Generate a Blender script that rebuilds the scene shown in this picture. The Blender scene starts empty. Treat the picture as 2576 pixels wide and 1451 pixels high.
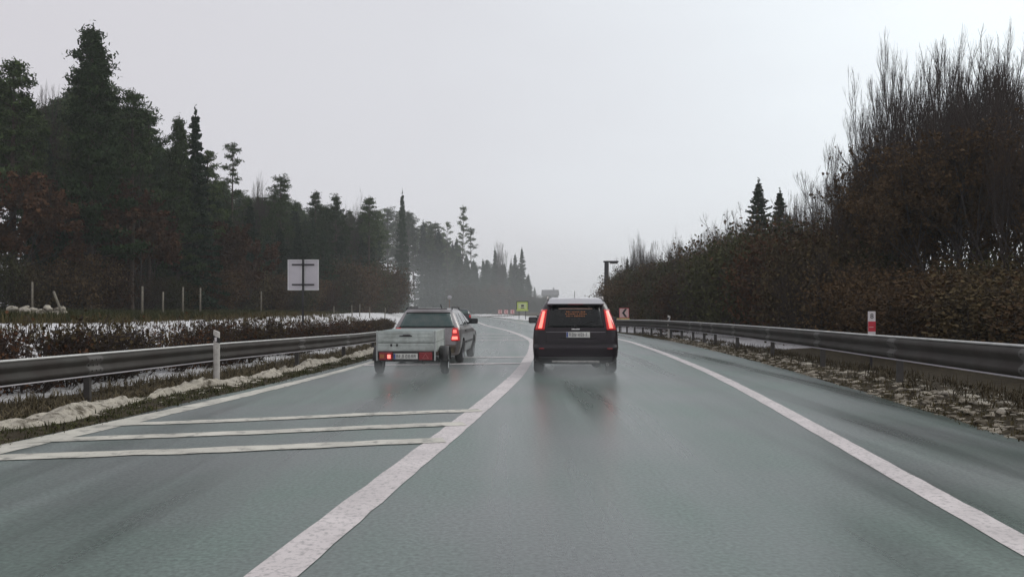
import bpy, bmesh, math, random
import numpy as np
from mathutils import Vector, Matrix

# ------------------------------------------------------------------ camera, sky, sun
SC = bpy.context.scene
COL = SC.collection
EYE = 1.4
cam_d = bpy.data.cameras.new("camera")
cam_d.sensor_width = 36.0
cam_d.lens = 1950.0 / 2576.0 * 36.0
cam_d.shift_y = 52.5 / 2576.0
cam_d.clip_start = 0.1
cam_d.clip_end = 5000.0
cam = bpy.data.objects.new("camera", cam_d)
cam.location = (0, 0, EYE)
cam.rotation_euler = (math.radians(90), 0, 0)
COL.objects.link(cam)
SC.camera = cam
SC.render.resolution_x = 1024
SC.render.resolution_y = 576
SC.view_settings.view_transform = 'Standard'
SC.view_settings.look = 'None'
SC.view_settings.exposure = 0.0
SC.view_settings.gamma = 1.0
SC.cycles.max_bounces = 6
SC.cycles.diffuse_bounces = 2
SC.cycles.glossy_bounces = 3
SC.cycles.volume_bounces = 1
SC.cycles.transparent_max_bounces = 8

SUN_EL, SUN_AZ = math.radians(32), math.radians(58)      # azimuth measured from +Y towards +X
W = bpy.data.worlds.new("World")
SC.world = W
W.use_nodes = True
nt = W.node_tree
nt.nodes.clear()
def N(tree, typ, **kw):
    n = tree.nodes.new(typ)
    for k, v in kw.items():
        setattr(n, k, v)
    return n
sky = N(nt, 'ShaderNodeTexSky', sky_type='NISHITA')
sky.sun_disc = False
sky.sun_elevation = SUN_EL
sky.sun_rotation = SUN_AZ
sky.dust_density = 3.0
tc = N(nt, 'ShaderNodeTexCoord')
mp = N(nt, 'ShaderNodeMapping')
mp.inputs['Scale'].default_value = (1.0, 1.0, 3.2)
nt.links.new(tc.outputs['Generated'], mp.inputs['Vector'])
nz = N(nt, 'ShaderNodeTexNoise')
nz.inputs['Scale'].default_value = 1.5
nz.inputs['Detail'].default_value = 5
nz.inputs['Roughness'].default_value = 0.45
nt.links.new(mp.outputs[0], nz.inputs['Vector'])
# cloud layer is thinner (brighter) towards the hidden sun
dot = N(nt, 'ShaderNodeVectorMath', operation='DOT_PRODUCT')
dot.inputs[1].default_value = (math.sin(SUN_AZ) * math.cos(SUN_EL), math.cos(SUN_AZ) * math.cos(SUN_EL), math.sin(SUN_EL))
nt.links.new(tc.outputs['Generated'], dot.inputs[0])
mul = N(nt, 'ShaderNodeMath', operation='MULTIPLY_ADD')
mul.inputs[1].default_value = 0.36
mul.inputs[2].default_value = -0.18
nt.links.new(nz.outputs['Fac'], mul.inputs[0])
add = N(nt, 'ShaderNodeMath', operation='ADD')
nt.links.new(dot.outputs['Value'], add.inputs[0])
nt.links.new(mul.outputs[0], add.inputs[1])
ramp = N(nt, 'ShaderNodeValToRGB')
cr = ramp.color_ramp
cr.elements[0].position = 0.10; cr.elements[0].color = (0.70, 0.68, 0.72, 1)
cr.elements[1].position = 0.97; cr.elements[1].color = (1.02, 1.09, 1.13, 1)
e = cr.elements.new(0.55); e.color = (0.75, 0.755, 0.795, 1)
e = cr.elements.new(0.80); e.color = (0.88, 0.925, 0.97, 1)
nt.links.new(add.outputs[0], ramp.inputs[0])
sc10 = N(nt, 'ShaderNodeVectorMath', operation='SCALE')
sc10.inputs['Scale'].default_value = 10.0
nt.links.new(ramp.outputs[0], sc10.inputs[0])
mix = N(nt, 'ShaderNodeMixRGB')
mix.inputs[0].default_value = 0.95
nt.links.new(sky.outputs[0], mix.inputs[1])
nt.links.new(sc10.outputs[0], mix.inputs[2])
bg = N(nt, 'ShaderNodeBackground')
bg.inputs['Strength'].default_value = 0.1
nt.links.new(mix.outputs[0], bg.inputs[0])
wo = N(nt, 'ShaderNodeOutputWorld')
nt.links.new(bg.outputs[0], wo.inputs[0])

sd = bpy.data.lights.new("sun", 'SUN')
sd.energy = 0.9
sd.angle = math.radians(25)
sd.color = (1.0, 0.96, 0.9)
so = bpy.data.objects.new("sun", sd)
so.rotation_euler = (math.radians(90) - SUN_EL, 0, -SUN_AZ + math.pi)
COL.objects.link(so)
so.rotation_euler = (math.pi / 2 - SUN_EL, 0, math.pi - SUN_AZ)

# ------------------------------------------------------------------ helpers
def tag(o, label=None, cat=None, group=None, kind=None):
    if label: o['label'] = label
    if cat: o['category'] = cat
    if group: o['group'] = group
    if kind: o['kind'] = kind
    return o

def empty(name, loc=(0, 0, 0), rz=0.0):
    o = bpy.data.objects.new(name, None)
    o.location = loc
    o.rotation_euler = (0, 0, rz)
    o.empty_display_size = 0.2
    COL.objects.link(o)
    return o

def copy_tree(o, parent=None):
    c = o.copy()
    COL.objects.link(c)
    if parent is not None:
        c.parent = parent
    for ch in list(o.children):
        copy_tree(ch, c)
    return c

class Acc:
    """collects triangles / quads / polygons, builds one mesh object"""
    def __init__(self):
        self.v = []; self.n = 0
        self.loops = []; self.sizes = []; self.mi = []; self.sm = []
    def add(self, verts, faces, mat=0, smooth=False):
        verts = np.asarray(verts, dtype=np.float64).reshape(-1, 3)
        if isinstance(faces, np.ndarray):
            f = faces + self.n
            self.loops.append(f.reshape(-1).astype(np.int32))
            self.sizes.append(np.full(len(f), f.shape[1], np.int32))
            k = len(f)
        else:
            fl = np.array([i for q in faces for i in q], np.int32) + self.n
            self.loops.append(fl)
            self.sizes.append(np.array([len(q) for q in faces], np.int32))
            k = len(faces)
        self.mi.append(np.full(k, mat, np.int32))
        self.sm.append(np.full(k, smooth, bool))
        self.v.append(verts); self.n += len(verts)
    def box(self, x0, x1, y0, y1, z0, z1, mat=0, rot=None, bev=0.0):
        if bev > 0:
            bm = bmesh.new()
            bmesh.ops.create_cube(bm, size=1)
            for v in bm.verts:
                v.co = Vector(((x0+x1)/2 + v.co.x*(x1-x0), (y0+y1)/2 + v.co.y*(y1-y0), (z0+z1)/2 + v.co.z*(z1-z0)))
            bmesh.ops.bevel(bm, geom=list(bm.edges), offset=bev, segments=2, affect='EDGES', profile=0.5)
            self.bm(bm, mat)
            return
        vs = [(x0,y0,z0),(x1,y0,z0),(x1,y1,z0),(x0,y1,z0),(x0,y0,z1),(x1,y0,z1),(x1,y1,z1),(x0,y1,z1)]
        if rot is not None:
            c = Vector(((x0+x1)/2,(y0+y1)/2,(z0+z1)/2))
            vs = [tuple(rot @ (Vector(p)-c) + c) for p in vs]
        self.add(vs, [(0,3,2,1),(4,5,6,7),(0,1,5,4),(1,2,6,5),(2,3,7,6),(3,0,4,7)], mat)
    def bm(self, bm, mat=0, smooth=False):
        bm.verts.ensure_lookup_table(); bm.verts.index_update()
        vs = [tuple(v.co) for v in bm.verts]
        fs = [tuple(v.index for v in f.verts) for f in bm.faces]
        self.add(vs, fs, mat, smooth)
        bm.free()
    def tube(self, pts, rad, n=6, mat=0, cap=False, smooth=True):
        P = np.asarray(pts, float); m = len(P)
        R = np.full(m, rad) if np.isscalar(rad) else np.asarray(rad, float)
        T = np.gradient(P, axis=0); T /= (np.linalg.norm(T, axis=1, keepdims=True) + 1e-9)
        ref = np.array([0, 0, 1.0]) if abs(T[0, 2]) < 0.8 else np.array([1.0, 0, 0])
        U = np.cross(T, ref); U /= (np.linalg.norm(U, axis=1, keepdims=True) + 1e-9)
        V = np.cross(T, U)
        a = np.arange(n) * 2 * math.pi / n
        ring = P[:, None, :] + R[:, None, None] * (np.cos(a)[None, :, None] * U[:, None, :] + np.sin(a)[None, :, None] * V[:, None, :])
        i = np.arange(m - 1)[:, None] * n; j = np.arange(n)[None, :]; j2 = (j + 1) % n
        f = np.stack([i + j, i + j2, i + n + j2, i + n + j], -1).reshape(-1, 4)
        self.add(ring.reshape(-1, 3), f, mat, smooth)
        if cap:
            base = self.n - m * n
            self.loops.append(np.array([base + k for k in range(n)][::-1] + [base + (m-1)*n + k for k in range(n)], np.int32))
            self.sizes.append(np.array([n, n], np.int32)); self.mi.append(np.full(2, mat, np.int32)); self.sm.append(np.zeros(2, bool))
    def lathe(self, prof, axis='x', c=(0,0,0), n=28, mat=0, smooth=True):
        """prof: list of (a, r) along the axis"""
        a = np.arange(n) * 2 * math.pi / n
        vs = []
        for (s, r) in prof:
            for t in a:
                if axis == 'x': vs.append((c[0]+s, c[1]+r*math.cos(t), c[2]+r*math.sin(t)))
                elif axis == 'y': vs.append((c[0]+r*math.cos(t), c[1]+s, c[2]+r*math.sin(t)))
                else: vs.append((c[0]+r*math.cos(t), c[1]+r*math.sin(t), c[2]+s))
        m = len(prof)
        i = np.arange(m - 1)[:, None] * n; j = np.arange(n)[None, :]; j2 = (j + 1) % n
        f = np.stack([i + j, i + j2, i + n + j2, i + n + j], -1).reshape(-1, 4)
        self.add(vs, f, mat, smooth)
    def quads(self, C, U, V, mat=0):
        """many little quads: centre, half axis U, half axis V"""
        n = len(C)
        vs = np.stack([C-U-V, C+U-V, C+U+V, C-U+V], 1).reshape(-1, 3)
        f = np.arange(4*n).reshape(n, 4)
        self.add(vs, f, mat, False)
    def mesh(self, name, mats):
        me = bpy.data.meshes.new(name)
        v = np.concatenate(self.v); l = np.concatenate(self.loops); s = np.concatenate(self.sizes)
        me.vertices.add(len(v)); me.vertices.foreach_set('co', v.reshape(-1).astype(np.float32))
        me.loops.add(len(l)); me.loops.foreach_set('vertex_index', l)
        me.polygons.add(len(s))
        st = np.concatenate([[0], np.cumsum(s)[:-1]]).astype(np.int32)
        me.polygons.foreach_set('loop_start', st)
        me.polygons.foreach_set('loop_total', s)
        me.polygons.foreach_set('material_index', np.concatenate(self.mi))
        me.polygons.foreach_set('use_smooth', np.concatenate(self.sm))
        for m in (mats if isinstance(mats, (list, tuple)) else [mats]): me.materials.append(m)
        me.update(calc_edges=True)
        me.validate()
        return me
    def build(self, name, mats, parent=None, loc=(0,0,0)):
        o = bpy.data.objects.new(name, self.mesh(name, mats))
        o.location = loc
        COL.objects.link(o)
        if parent is not None: o.parent = parent
        return o

def link(name, me, parent=None, loc=(0,0,0)):
    o = bpy.data.objects.new(name, me); o.location = loc
    COL.objects.link(o)
    if parent is not None: o.parent = parent
    return o

# ------------------------------------------------------------------ materials
def mat(name, col, rough=0.6, metal=0.0, spec=0.5, var=0.0, vscale=8.0, dirt=None, dscale=3.0, dlo=0.5, dhi=0.7,
        bump=0.0, bscale=40.0, emit=None, estr=0.0, coat=0.0, rvar=0.0, coord='Object', island=0.0, objrand=0.0, hue2=None, detail=6):
    m = bpy.data.materials.new(name); m.use_nodes = True
    t = m.node_tree; t.nodes.clear()
    out = N(t, 'ShaderNodeOutputMaterial'); b = N(t, 'ShaderNodeBsdfPrincipled')
    t.links.new(b.outputs[0], out.inputs[0])
    b.inputs['Roughness'].default_value = rough
    b.inputs['Metallic'].default_value = metal
    b.inputs['Specular IOR Level'].default_value = spec
    b.inputs['Coat Weight'].default_value = coat
    b.inputs['Coat Roughness'].default_value = 0.08
    cur = None
    def rgb(c):
        n = N(t, 'ShaderNodeRGB'); n.outputs[0].default_value = (*c, 1); return n.outputs[0]
    cur = rgb(col)
    c = N(t, 'ShaderNodeTexCoord')
    if hue2 is not None:
        g = N(t, 'ShaderNodeNewGeometry'); oi = N(t, 'ShaderNodeObjectInfo')
        a = N(t, 'ShaderNodeMath', operation='ADD'); t.links.new(g.outputs['Random Per Island'], a.inputs[0]); t.links.new(oi.outputs['Random'], a.inputs[1])
        h = N(t, 'ShaderNodeMath', operation='MULTIPLY'); t.links.new(a.outputs[0], h.inputs[0]); h.inputs[1].default_value = 0.5
        h2 = N(t, 'ShaderNodeMath', operation='POWER'); t.links.new(h.outputs[0], h2.inputs[0]); h2.inputs[1].default_value = 2.2; h = h2  # random tone; power keeps few leaves bright, standing for foliage highlights
        mx = N(t, 'ShaderNodeMixRGB'); t.links.new(h.outputs[0], mx.inputs[0]); t.links.new(cur, mx.inputs[1]); mx.inputs[2].default_value = (*hue2, 1)
        cur = mx.outputs[0]
    if var > 0:
        n = N(t, 'ShaderNodeTexNoise'); n.inputs['Scale'].default_value = vscale; n.inputs['Detail'].default_value = detail
        t.links.new(c.outputs[coord], n.inputs['Vector'])
        r = N(t, 'ShaderNodeMapRange'); r.inputs[1].default_value = 0.3; r.inputs[2].default_value = 0.7
        r.inputs[3].default_value = 1 - var; r.inputs[4].default_value = 1 + var
        t.links.new(n.outputs['Fac'], r.inputs[0])
        s = N(t, 'ShaderNodeVectorMath', operation='SCALE'); t.links.new(cur, s.inputs[0]); t.links.new(r.outputs[0], s.inputs['Scale'])
        cur = s.outputs[0]
        if rvar > 0:
            r2 = N(t, 'ShaderNodeMapRange'); r2.inputs[1].default_value = 0.3; r2.inputs[2].default_value = 0.7
            r2.inputs[3].default_value = rough - rvar; r2.inputs[4].default_value = rough + rvar
            t.links.new(n.outputs['Fac'], r2.inputs[0]); t.links.new(r2.outputs[0], b.inputs['Roughness'])
    if dirt is not None:
        n = N(t, 'ShaderNodeTexNoise'); n.inputs['Scale'].default_value = dscale; n.inputs['Detail'].default_value = 8; n.inputs['Roughness'].default_value = 0.65
        t.links.new(c.outputs[coord], n.inputs['Vector'])
        r = N(t, 'ShaderNodeMapRange'); r.inputs[1].default_value = dlo; r.inputs[2].default_value = dhi
        t.links.new(n.outputs['Fac'], r.inputs[0])
        mx = N(t, 'ShaderNodeMixRGB'); t.links.new(r.outputs[0], mx.inputs[0]); t.links.new(cur, mx.inputs[1]); mx.inputs[2].default_value = (*dirt, 1)
        cur = mx.outputs[0]
    t.links.new(cur, b.inputs['Base Color'])
    if bump > 0:
        n = N(t, 'ShaderNodeTexNoise'); n.inputs['Scale'].default_value = bscale; n.inputs['Detail'].default_value = 4
        t.links.new(c.outputs[coord], n.inputs['Vector'])
        bp = N(t, 'ShaderNodeBump'); bp.inputs['Strength'].default_value = 1.0; bp.inputs['Distance'].default_value = bump
        t.links.new(n.outputs['Fac'], bp.inputs['Height']); t.links.new(bp.outputs[0], b.inputs['Normal'])
    if emit is not None:
        b.inputs['Emission Color'].default_value = (*emit, 1); b.inputs['Emission Strength'].default_value = estr
    return m

M = {}
M['paint_dark'] = mat('dark_plum_paint', (0.010, 0.005, 0.009), 0.35, 0.1, coat=0.25, spec=0.35, dirt=(0.018, 0.011, 0.013), dscale=2.2, dlo=0.45, dhi=0.95)
M['sky_sheen'] = mat('sky_sheen_grey', (0.36, 0.34, 0.36), 0.3, 0.5, coat=0.8)  # pale grey puts the reflected sky into the sloped spoiler's colour
M['paint_silver'] = mat('silver_paint', (0.27, 0.255, 0.26), 0.35, 0.45, coat=0.4, dirt=(0.13, 0.11, 0.095), dscale=2.0, dlo=0.35, dhi=0.8)
M['paint_black'] = mat('dark_blue_paint', (0.02, 0.022, 0.03), 0.35, 0.2, coat=0.4, var=0.1)
M['plastic'] = mat('black_plastic', (0.015, 0.015, 0.016), 0.55, dirt=(0.05, 0.045, 0.04), dlo=0.4, dhi=0.9)
M['glass_dark'] = mat('dark_tinted_glass', (0.006, 0.008, 0.008), 0.12, spec=0.35, dirt=(0.02, 0.02, 0.018), dscale=5)
M['glass_side'] = mat('side_glass', (0.02, 0.025, 0.028), 0.06, spec=0.7)
M['glass_green'] = mat('green_grey_glass', (0.035, 0.075, 0.070), 0.16, spec=0.7, dirt=(0.09, 0.11, 0.10), dscale=3, dlo=0.4, dhi=0.8)
M['chrome'] = mat('chrome', (0.75, 0.74, 0.72), 0.22, 1.0, var=0.1)
M['dull_metal'] = mat('brushed_trim', (0.62, 0.58, 0.56), 0.35, 0.3, dirt=(0.2, 0.18, 0.16), dscale=9, dlo=0.4, dhi=0.8)
M['rubber'] = mat('tyre_rubber', (0.012, 0.012, 0.012), 0.75, bump=0.003, bscale=60, dirt=(0.035, 0.033, 0.03))
M['rim'] = mat('grey_alloy', (0.22, 0.22, 0.23), 0.4, 0.7)
M['red_lens'] = mat('red_lens', (0.30, 0.008, 0.010), 0.18, emit=(0.9, 0.02, 0.02), estr=0.22, coat=0.3)
M['red_glow'] = mat('lit_lamp_core', (0.6, 0.05, 0.04), 0.3, emit=(1.0, 0.13, 0.10), estr=3.2)
M['red_glow_soft'] = mat('lit_lamp', (0.6, 0.05, 0.04), 0.3, emit=(1.0, 0.16, 0.13), estr=1.6)
M['red_plain'] = mat('unlit_red_lens', (0.26, 0.02, 0.025), 0.25, coat=0.3, var=0.2, vscale=30)
M['dull_red'] = mat('pale_red_reflector', (0.45, 0.12, 0.12), 0.4, var=0.2, vscale=30)
M['plate'] = mat('plate_white', (0.82, 0.82, 0.77), 0.45, dirt=(0.35, 0.33, 0.3), dscale=8, dlo=0.4, dhi=0.8)
M['plate_ink'] = mat('plate_ink', (0.10, 0.10, 0.10), 0.6)
M['blue'] = mat('plate_blue', (0.06, 0.09, 0.3), 0.5)
M['orange'] = mat('orange_lettering', (0.42, 0.16, 0.06), 0.6)
M['pale_strip'] = mat('pale_reflection', (0.42, 0.28, 0.23), 0.6)  # tone of the painted reflection at the rear window's top
M['trailer'] = mat('galvanised_board', (0.52, 0.56, 0.53), 0.5, 0.15, var=0.18, vscale=3, dirt=(0.28, 0.30, 0.27), dscale=5, dlo=0.45, dhi=0.8)
M['trailer_frame'] = mat('trailer_frame_metal', (0.42, 0.44, 0.43), 0.45, 0.4, var=0.12)
M['rail'] = mat('weathered_rail', (0.050, 0.048, 0.043), 0.7, 0.0, spec=0.25, var=0.28, vscale=1.6, dirt=(0.030, 0.020, 0.017), dscale=1.3, dlo=0.35, dhi=0.75)
M['splice'] = mat('splice_plate', (0.075, 0.07, 0.064), 0.6, 0.1, var=0.3, vscale=5)
M['rail_lip'] = mat('rail_edge_pale', (0.60, 0.60, 0.58), 0.5, 0.1, var=0.15, vscale=4)  # paler than the beam, for its top edge
M['post_metal'] = mat('rail_post_metal', (0.07, 0.065, 0.06), 0.6, 0.3, var=0.2)
M['white_post'] = mat('white_plastic', (0.62, 0.60, 0.56), 0.5, dirt=(0.3, 0.27, 0.23), dscale=6, dlo=0.45, dhi=0.75)
M['black'] = mat('matt_black', (0.012, 0.012, 0.012), 0.6)
M['red_paint'] = mat('red_sign_film', (0.55, 0.03, 0.05), 0.4, var=0.08)
M['white_film'] = mat('white_sign_film', (0.72, 0.68, 0.68), 0.4, var=0.06)
M['pink_film'] = mat('faded_sign_film', (0.70, 0.50, 0.48), 0.4, var=0.08)
M['yellow'] = mat('yellow_film', (0.72, 0.56, 0.22), 0.45, var=0.1)
M['lime'] = mat('fluorescent_film', (0.55, 0.66, 0.14), 0.5, var=0.05)
M['alu'] = mat('sign_back_aluminium', (0.55, 0.53, 0.56), 0.5, 0.2, var=0.08, vscale=2)
M['alu_edge'] = mat('sign_edge_rim', (0.66, 0.66, 0.66), 0.45, 0.2, var=0.05)
M['dark_steel'] = mat('dark_steel', (0.035, 0.033, 0.035), 0.5, 0.4)
M['mast'] = mat('dark_mast', (0.012, 0.012, 0.015), 0.5, 0.2, var=0.1)
M['old_wood'] = mat('weathered_wood', (0.20, 0.18, 0.14), 0.85, var=0.25, vscale=10)
M['pine_bark'] = mat('pine_bark', (0.055, 0.038, 0.028), 0.9, var=0.35, vscale=3, bump=0.02, bscale=12)
M['bark'] = mat('grey_bark', (0.060, 0.050, 0.045), 0.9, var=0.3, vscale=4)
M['twig'] = mat('twig_bark', (0.050, 0.038, 0.033), 0.9, spec=0.15)
M['twig_red'] = mat('reddish_twig', (0.040, 0.024, 0.018), 0.9)
M['needle'] = mat('pine_needles', (0.016, 0.034, 0.010), 0.8, spec=0.12, hue2=(0.11, 0.15, 0.055))
M['needle_dark'] = mat('spruce_needles', (0.013, 0.028, 0.013), 0.8, spec=0.12, hue2=(0.05, 0.085, 0.04))
M['leaf_brown'] = mat('dry_beech_leaves', (0.046, 0.023, 0.012), 0.85, spec=0.1, hue2=(0.125, 0.060, 0.030))
M['leaf_oak'] = mat('dry_oak_leaves', (0.062, 0.036, 0.017), 0.85, spec=0.1, hue2=(0.165, 0.108, 0.055))
M['leaf_dark'] = mat('dark_brush_leaves', (0.045, 0.032, 0.016), 0.9, spec=0.1, hue2=(0.16, 0.12, 0.06))
M['leaf_olive'] = mat('olive_brush_leaves', (0.036, 0.037, 0.015), 0.9, spec=0.1, hue2=(0.10, 0.10, 0.045))
M['house_wall'] = mat('render_wall', (0.42, 0.42, 0.44), 0.8, var=0.06)
M['house_roof'] = mat('roof_tiles', (0.10, 0.09, 0.10), 0.7, var=0.15, vscale=3)
M['ridge_snow'] = mat('dirty_snow', (0.40, 0.365, 0.30), 0.85, var=0.28, vscale=5.0, dirt=(0.075, 0.060, 0.035), dscale=5.5, dlo=0.53, dhi=0.66, bump=0.05, bscale=14, coord='Object')
M['clod'] = mat('slush_and_leaves', (0.36, 0.32, 0.25), 0.85, var=0.3, vscale=5, dirt=(0.08, 0.062, 0.035), dscale=4.5, dlo=0.46, dhi=0.60, bump=0.03, bscale=18)
M['snow'] = mat('white_snow', (0.72, 0.72, 0.74), 0.8, var=0.08, vscale=3)
M['straw'] = mat('straw_grass', (0.06, 0.048, 0.020), 0.85, spec=0.1, hue2=(0.17, 0.14, 0.07))
M['weed'] = mat('dead_weeds', (0.035, 0.026, 0.014), 0.9, spec=0.1, hue2=(0.20, 0.165, 0.10))
M['grass'] = mat('green_grass', (0.030, 0.034, 0.012), 0.85, spec=0.1, hue2=(0.085, 0.085, 0.032))

# ------------------------------------------------------------------ road axis
# reference curve = the lane line on the left of our lane, from behind the camera to beyond the bend
CP = np.array([(-4.4,-30),(-3.2,-16),(-2.1,-5),(-1.65,0),(-1.26,4.1),(-0.5,10.6),(0.08,16.2),(0.44,21.5),(0.74,28),(0.80,36.4),(-0.25,50.6),
               (-2.3,68),(-4.7,95),(-8.4,128),(-14,166),(-24,202),(-42,236),(-70,262),(-110,280),(-170,292)], float)
def catmull(P, per=14):
    out = []
    Q = np.vstack([2*P[0]-P[1], P, 2*P[-1]-P[-2]])
    for i in range(1, len(Q)-2):
        p0, p1, p2, p3 = Q[i-1], Q[i], Q[i+1], Q[i+2]
        for k in range(per):
            t = k/per
            out.append(0.5*((2*p1)+(-p0+p2)*t+(2*p0-5*p1+4*p2-p3)*t*t+(-p0+3*p1-3*p2+p3)*t**3))
    out.append(Q[-2])
    return np.array(out)
CR = catmull(CP)
seg = np.linalg.norm(np.diff(CR, axis=0), axis=1)
CS = np.concatenate([[0], np.cumsum(seg)])
def crv(s):
    return np.array([np.interp(s, CS, CR[:,0]), np.interp(s, CS, CR[:,1])])
S_OF = lambda y: float(np.interp(y, CR[:,1], CS))          # arc length of the axis point at depth y
def tan(s):
    d = crv(s+0.5)-crv(s-0.5); return d/np.linalg.norm(d)
def off(s, o):
    """point at arc length s, o metres to the right of the axis"""
    t = tan(s); return crv(s)+o*np.array([t[1], -t[0]])
DENSE = np.array([crv(s) for s in np.arange(0, CS[-1], 0.5)])
DT = np.gradient(DENSE, axis=0); DT /= np.linalg.norm(DT, axis=1, keepdims=True)
def signed(x, y):
    """signed distance to the axis (right positive) and the depth coordinate of the nearest axis point"""
    P = np.stack([np.asarray(x, float).ravel(), np.asarray(y, float).ravel()], 1)
    o = np.empty(len(P)); yy = np.empty(len(P))
    for a in range(0, len(P), 4000):
        q = P[a:a+4000]
        d = ((q[:,None,:]-DENSE[None,::2,:])**2).sum(-1)
        k = d.argmin(1)*2
        v = q-DENSE[k]
        cr_ = v[:,0]*DT[k,1]-v[:,1]*DT[k,0]
        o[a:a+4000] = np.sign(cr_)*np.sqrt((v**2).sum(1)); yy[a:a+4000] = DENSE[k,1]
    return o, yy
L_EDGE, R_EDGE = 4.45, 6.15
def railL(y): return -np.interp(y, [2,10,15.3,20,24.5,30,60], [6.35,6.15,5.95,5.55,5.5,5.45,5.6])
def railLz(y): return np.interp(y, [5,15,20,24,30,60], [-0.04,-0.06,-0.09,-0.14,-0.17,-0.17])
def railRz(y): return np.interp(y, [5,9,15,30,40,50,70], [0.16,0.16,0.11,0.06,0.02,-0.08,-0.05])

def sm(x, a, b):
    t = np.clip((x-a)/(b-a), 0, 1); return t*t*(3-2*t)
_rs = np.random.RandomState(5)
_ph = _rs.rand(10, 3)*6.28; _fr = _rs.randn(10, 2)
def wob(x, y, sc):
    z = 0
    for (a, b, c), (f, g) in zip(_ph, _fr): z = z+np.sin(x*f/sc+a)*np.cos(y*g/sc+b)
    return z/4.0
def height(x, y):
    x = np.asarray(x, float); y = np.asarray(y, float); sh = x.shape
    o, yy = signed(x, y); o = o.reshape(sh); yy = yy.reshape(sh)
    dl = -o-L_EDGE; dr = o-R_EDGE
    hl = 0.02*sm(dl, 0.0, 0.3)+(railLz(yy)-0.0)*sm(dl, 0.9, 1.5)+1.12*sm(dl, 2.8, 8.2)+0.22*sm(dl, 8, 25)+0.8*sm(dl, 30, 90)
    hr = (railRz(yy)+0.02)*sm(dr, 0.05, 0.7)-0.10*sm(dr, 1.0, 2.5)+0.5*sm(dr, 3.5, 9)+1.0*sm(dr, 10, 60)
    h = np.where(dl > 0, hl, np.where(dr > 0, hr, -0.0))
    out = np.maximum(dl, dr)
    h = h+np.where(out > 0, 0.035*wob(x, y, 0.7)*sm(out, 0.05, 0.8)+0.12*wob(x+9, y, 4)*sm(out, 3, 12), 0)
    h = h-0.05*(1-sm(out, -0.15, 0.12))
    return h
def H(x, y): return float(height(np.array([x]), np.array([y]))[0])
def road_off(x, y): return float(signed([x], [y])[0][0])

# ---- ground sheet
ys = np.concatenate([np.arange(-30, 2, 2.0), np.arange(2, 34, 0.22), np.arange(34, 70, 0.6), np.geomspace(70, 1500, 90)])
xp = np.concatenate([np.arange(0, 12, 0.2), np.arange(12, 40, 0.7), np.geomspace(40, 1300, 40)])
xs = np.concatenate([-xp[::-1][:-1], xp])
GX, GY = np.meshgrid(xs, ys)
# shear the fine columns along with the road axis so that detail follows it
GX = GX+np.interp(GY, CR[:,1], CR[:,0])*np.exp(-np.abs(GX)/80)*(GY < 150)
GZ = height(GX, GY)
far = np.hypot(GX, GY)
GZ = GZ+np.where(far > 300, 6.0*sm(far, 300, 1400), 0)
g = Acc()
nr, nc = GX.shape
i = np.arange(nr-1)[:,None]*nc; j = np.arange(nc-1)[None,:]
g.add(np.stack([GX,GY,GZ],-1).reshape(-1,3), np.stack([i+j,i+j+1,i+nc+j+1,i+nc+j],-1).reshape(-1,4), 0, True)

gm = bpy.data.materials.new('winter_ground'); gm.use_nodes = True
t = gm.node_tree; t.nodes.clear()
out = N(t,'ShaderNodeOutputMaterial'); b = N(t,'ShaderNodeBsdfPrincipled'); t.links.new(b.outputs[0], out.inputs[0])
b.inputs['Roughness'].default_value = 0.9; b.inputs['Specular IOR Level'].default_value = 0.2
c = N(t,'ShaderNodeTexCoord')
n1 = N(t,'ShaderNodeTexNoise'); n1.inputs['Scale'].default_value = 1.1; n1.inputs['Detail'].default_value = 10; n1.inputs['Roughness'].default_value = 0.7
n2 = N(t,'ShaderNodeTexNoise'); n2.inputs['Scale'].default_value = 5.5; n2.inputs['Detail'].default_value = 8; n2.inputs['Roughness'].default_value = 0.7
t.links.new(c.outputs['Object'], n1.inputs[0]); t.links.new(c.outputs['Object'], n2.inputs[0])
cr1 = N(t,'ShaderNodeValToRGB'); e0 = cr1.color_ramp
e0.elements[0].position = 0.32; e0.elements[0].color = (0.030, 0.020, 0.012, 1)
e0.elements[1].position = 0.72; e0.elements[1].color = (0.11, 0.088, 0.048, 1)
q = e0.elements.new(0.5); q.color = (0.042, 0.032, 0.017, 1)
t.links.new(n2.outputs['Fac'], cr1.inputs[0])
at = N(t,'ShaderNodeAttribute'); at.attribute_name = 'snow'
ad = N(t,'ShaderNodeMath', operation='ADD'); t.links.new(at.outputs['Fac'], ad.inputs[0]); t.links.new(n1.outputs['Fac'], ad.inputs[1])
rg = N(t,'ShaderNodeMapRange'); rg.inputs[1].default_value = 0.96; rg.inputs[2].default_value = 1.06; t.links.new(ad.outputs[0], rg.inputs[0])
sn = N(t,'ShaderNodeValToRGB'); sn.color_ramp.elements[0].color = (0.42,0.40,0.37,1); sn.color_ramp.elements[1].color = (0.76,0.76,0.78,1)
sn.color_ramp.elements[0].position = 0.3; sn.color_ramp.elements[1].position = 0.6
t.links.new(n2.outputs['Fac'], sn.inputs[0])
mx = N(t,'ShaderNodeMixRGB'); t.links.new(rg.outputs[0], mx.inputs[0]); t.links.new(cr1.outputs[0], mx.inputs[1]); t.links.new(sn.outputs[0], mx.inputs[2])
t.links.new(mx.outputs[0], b.inputs['Base Color'])
bp = N(t,'ShaderNodeBump'); bp.inputs['Distance'].default_value = 0.06; t.links.new(n2.outputs['Fac'], bp.inputs['Height']); t.links.new(bp.outputs[0], b.inputs['Normal'])
ground = g.build('ground', gm)
tag(ground, 'brown grass and patchy snow on the roadside ground', None, None, 'structure')
oo, yy = signed(GX, GY)
dl = -oo-L_EDGE; dr = oo-R_EDGE
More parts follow.
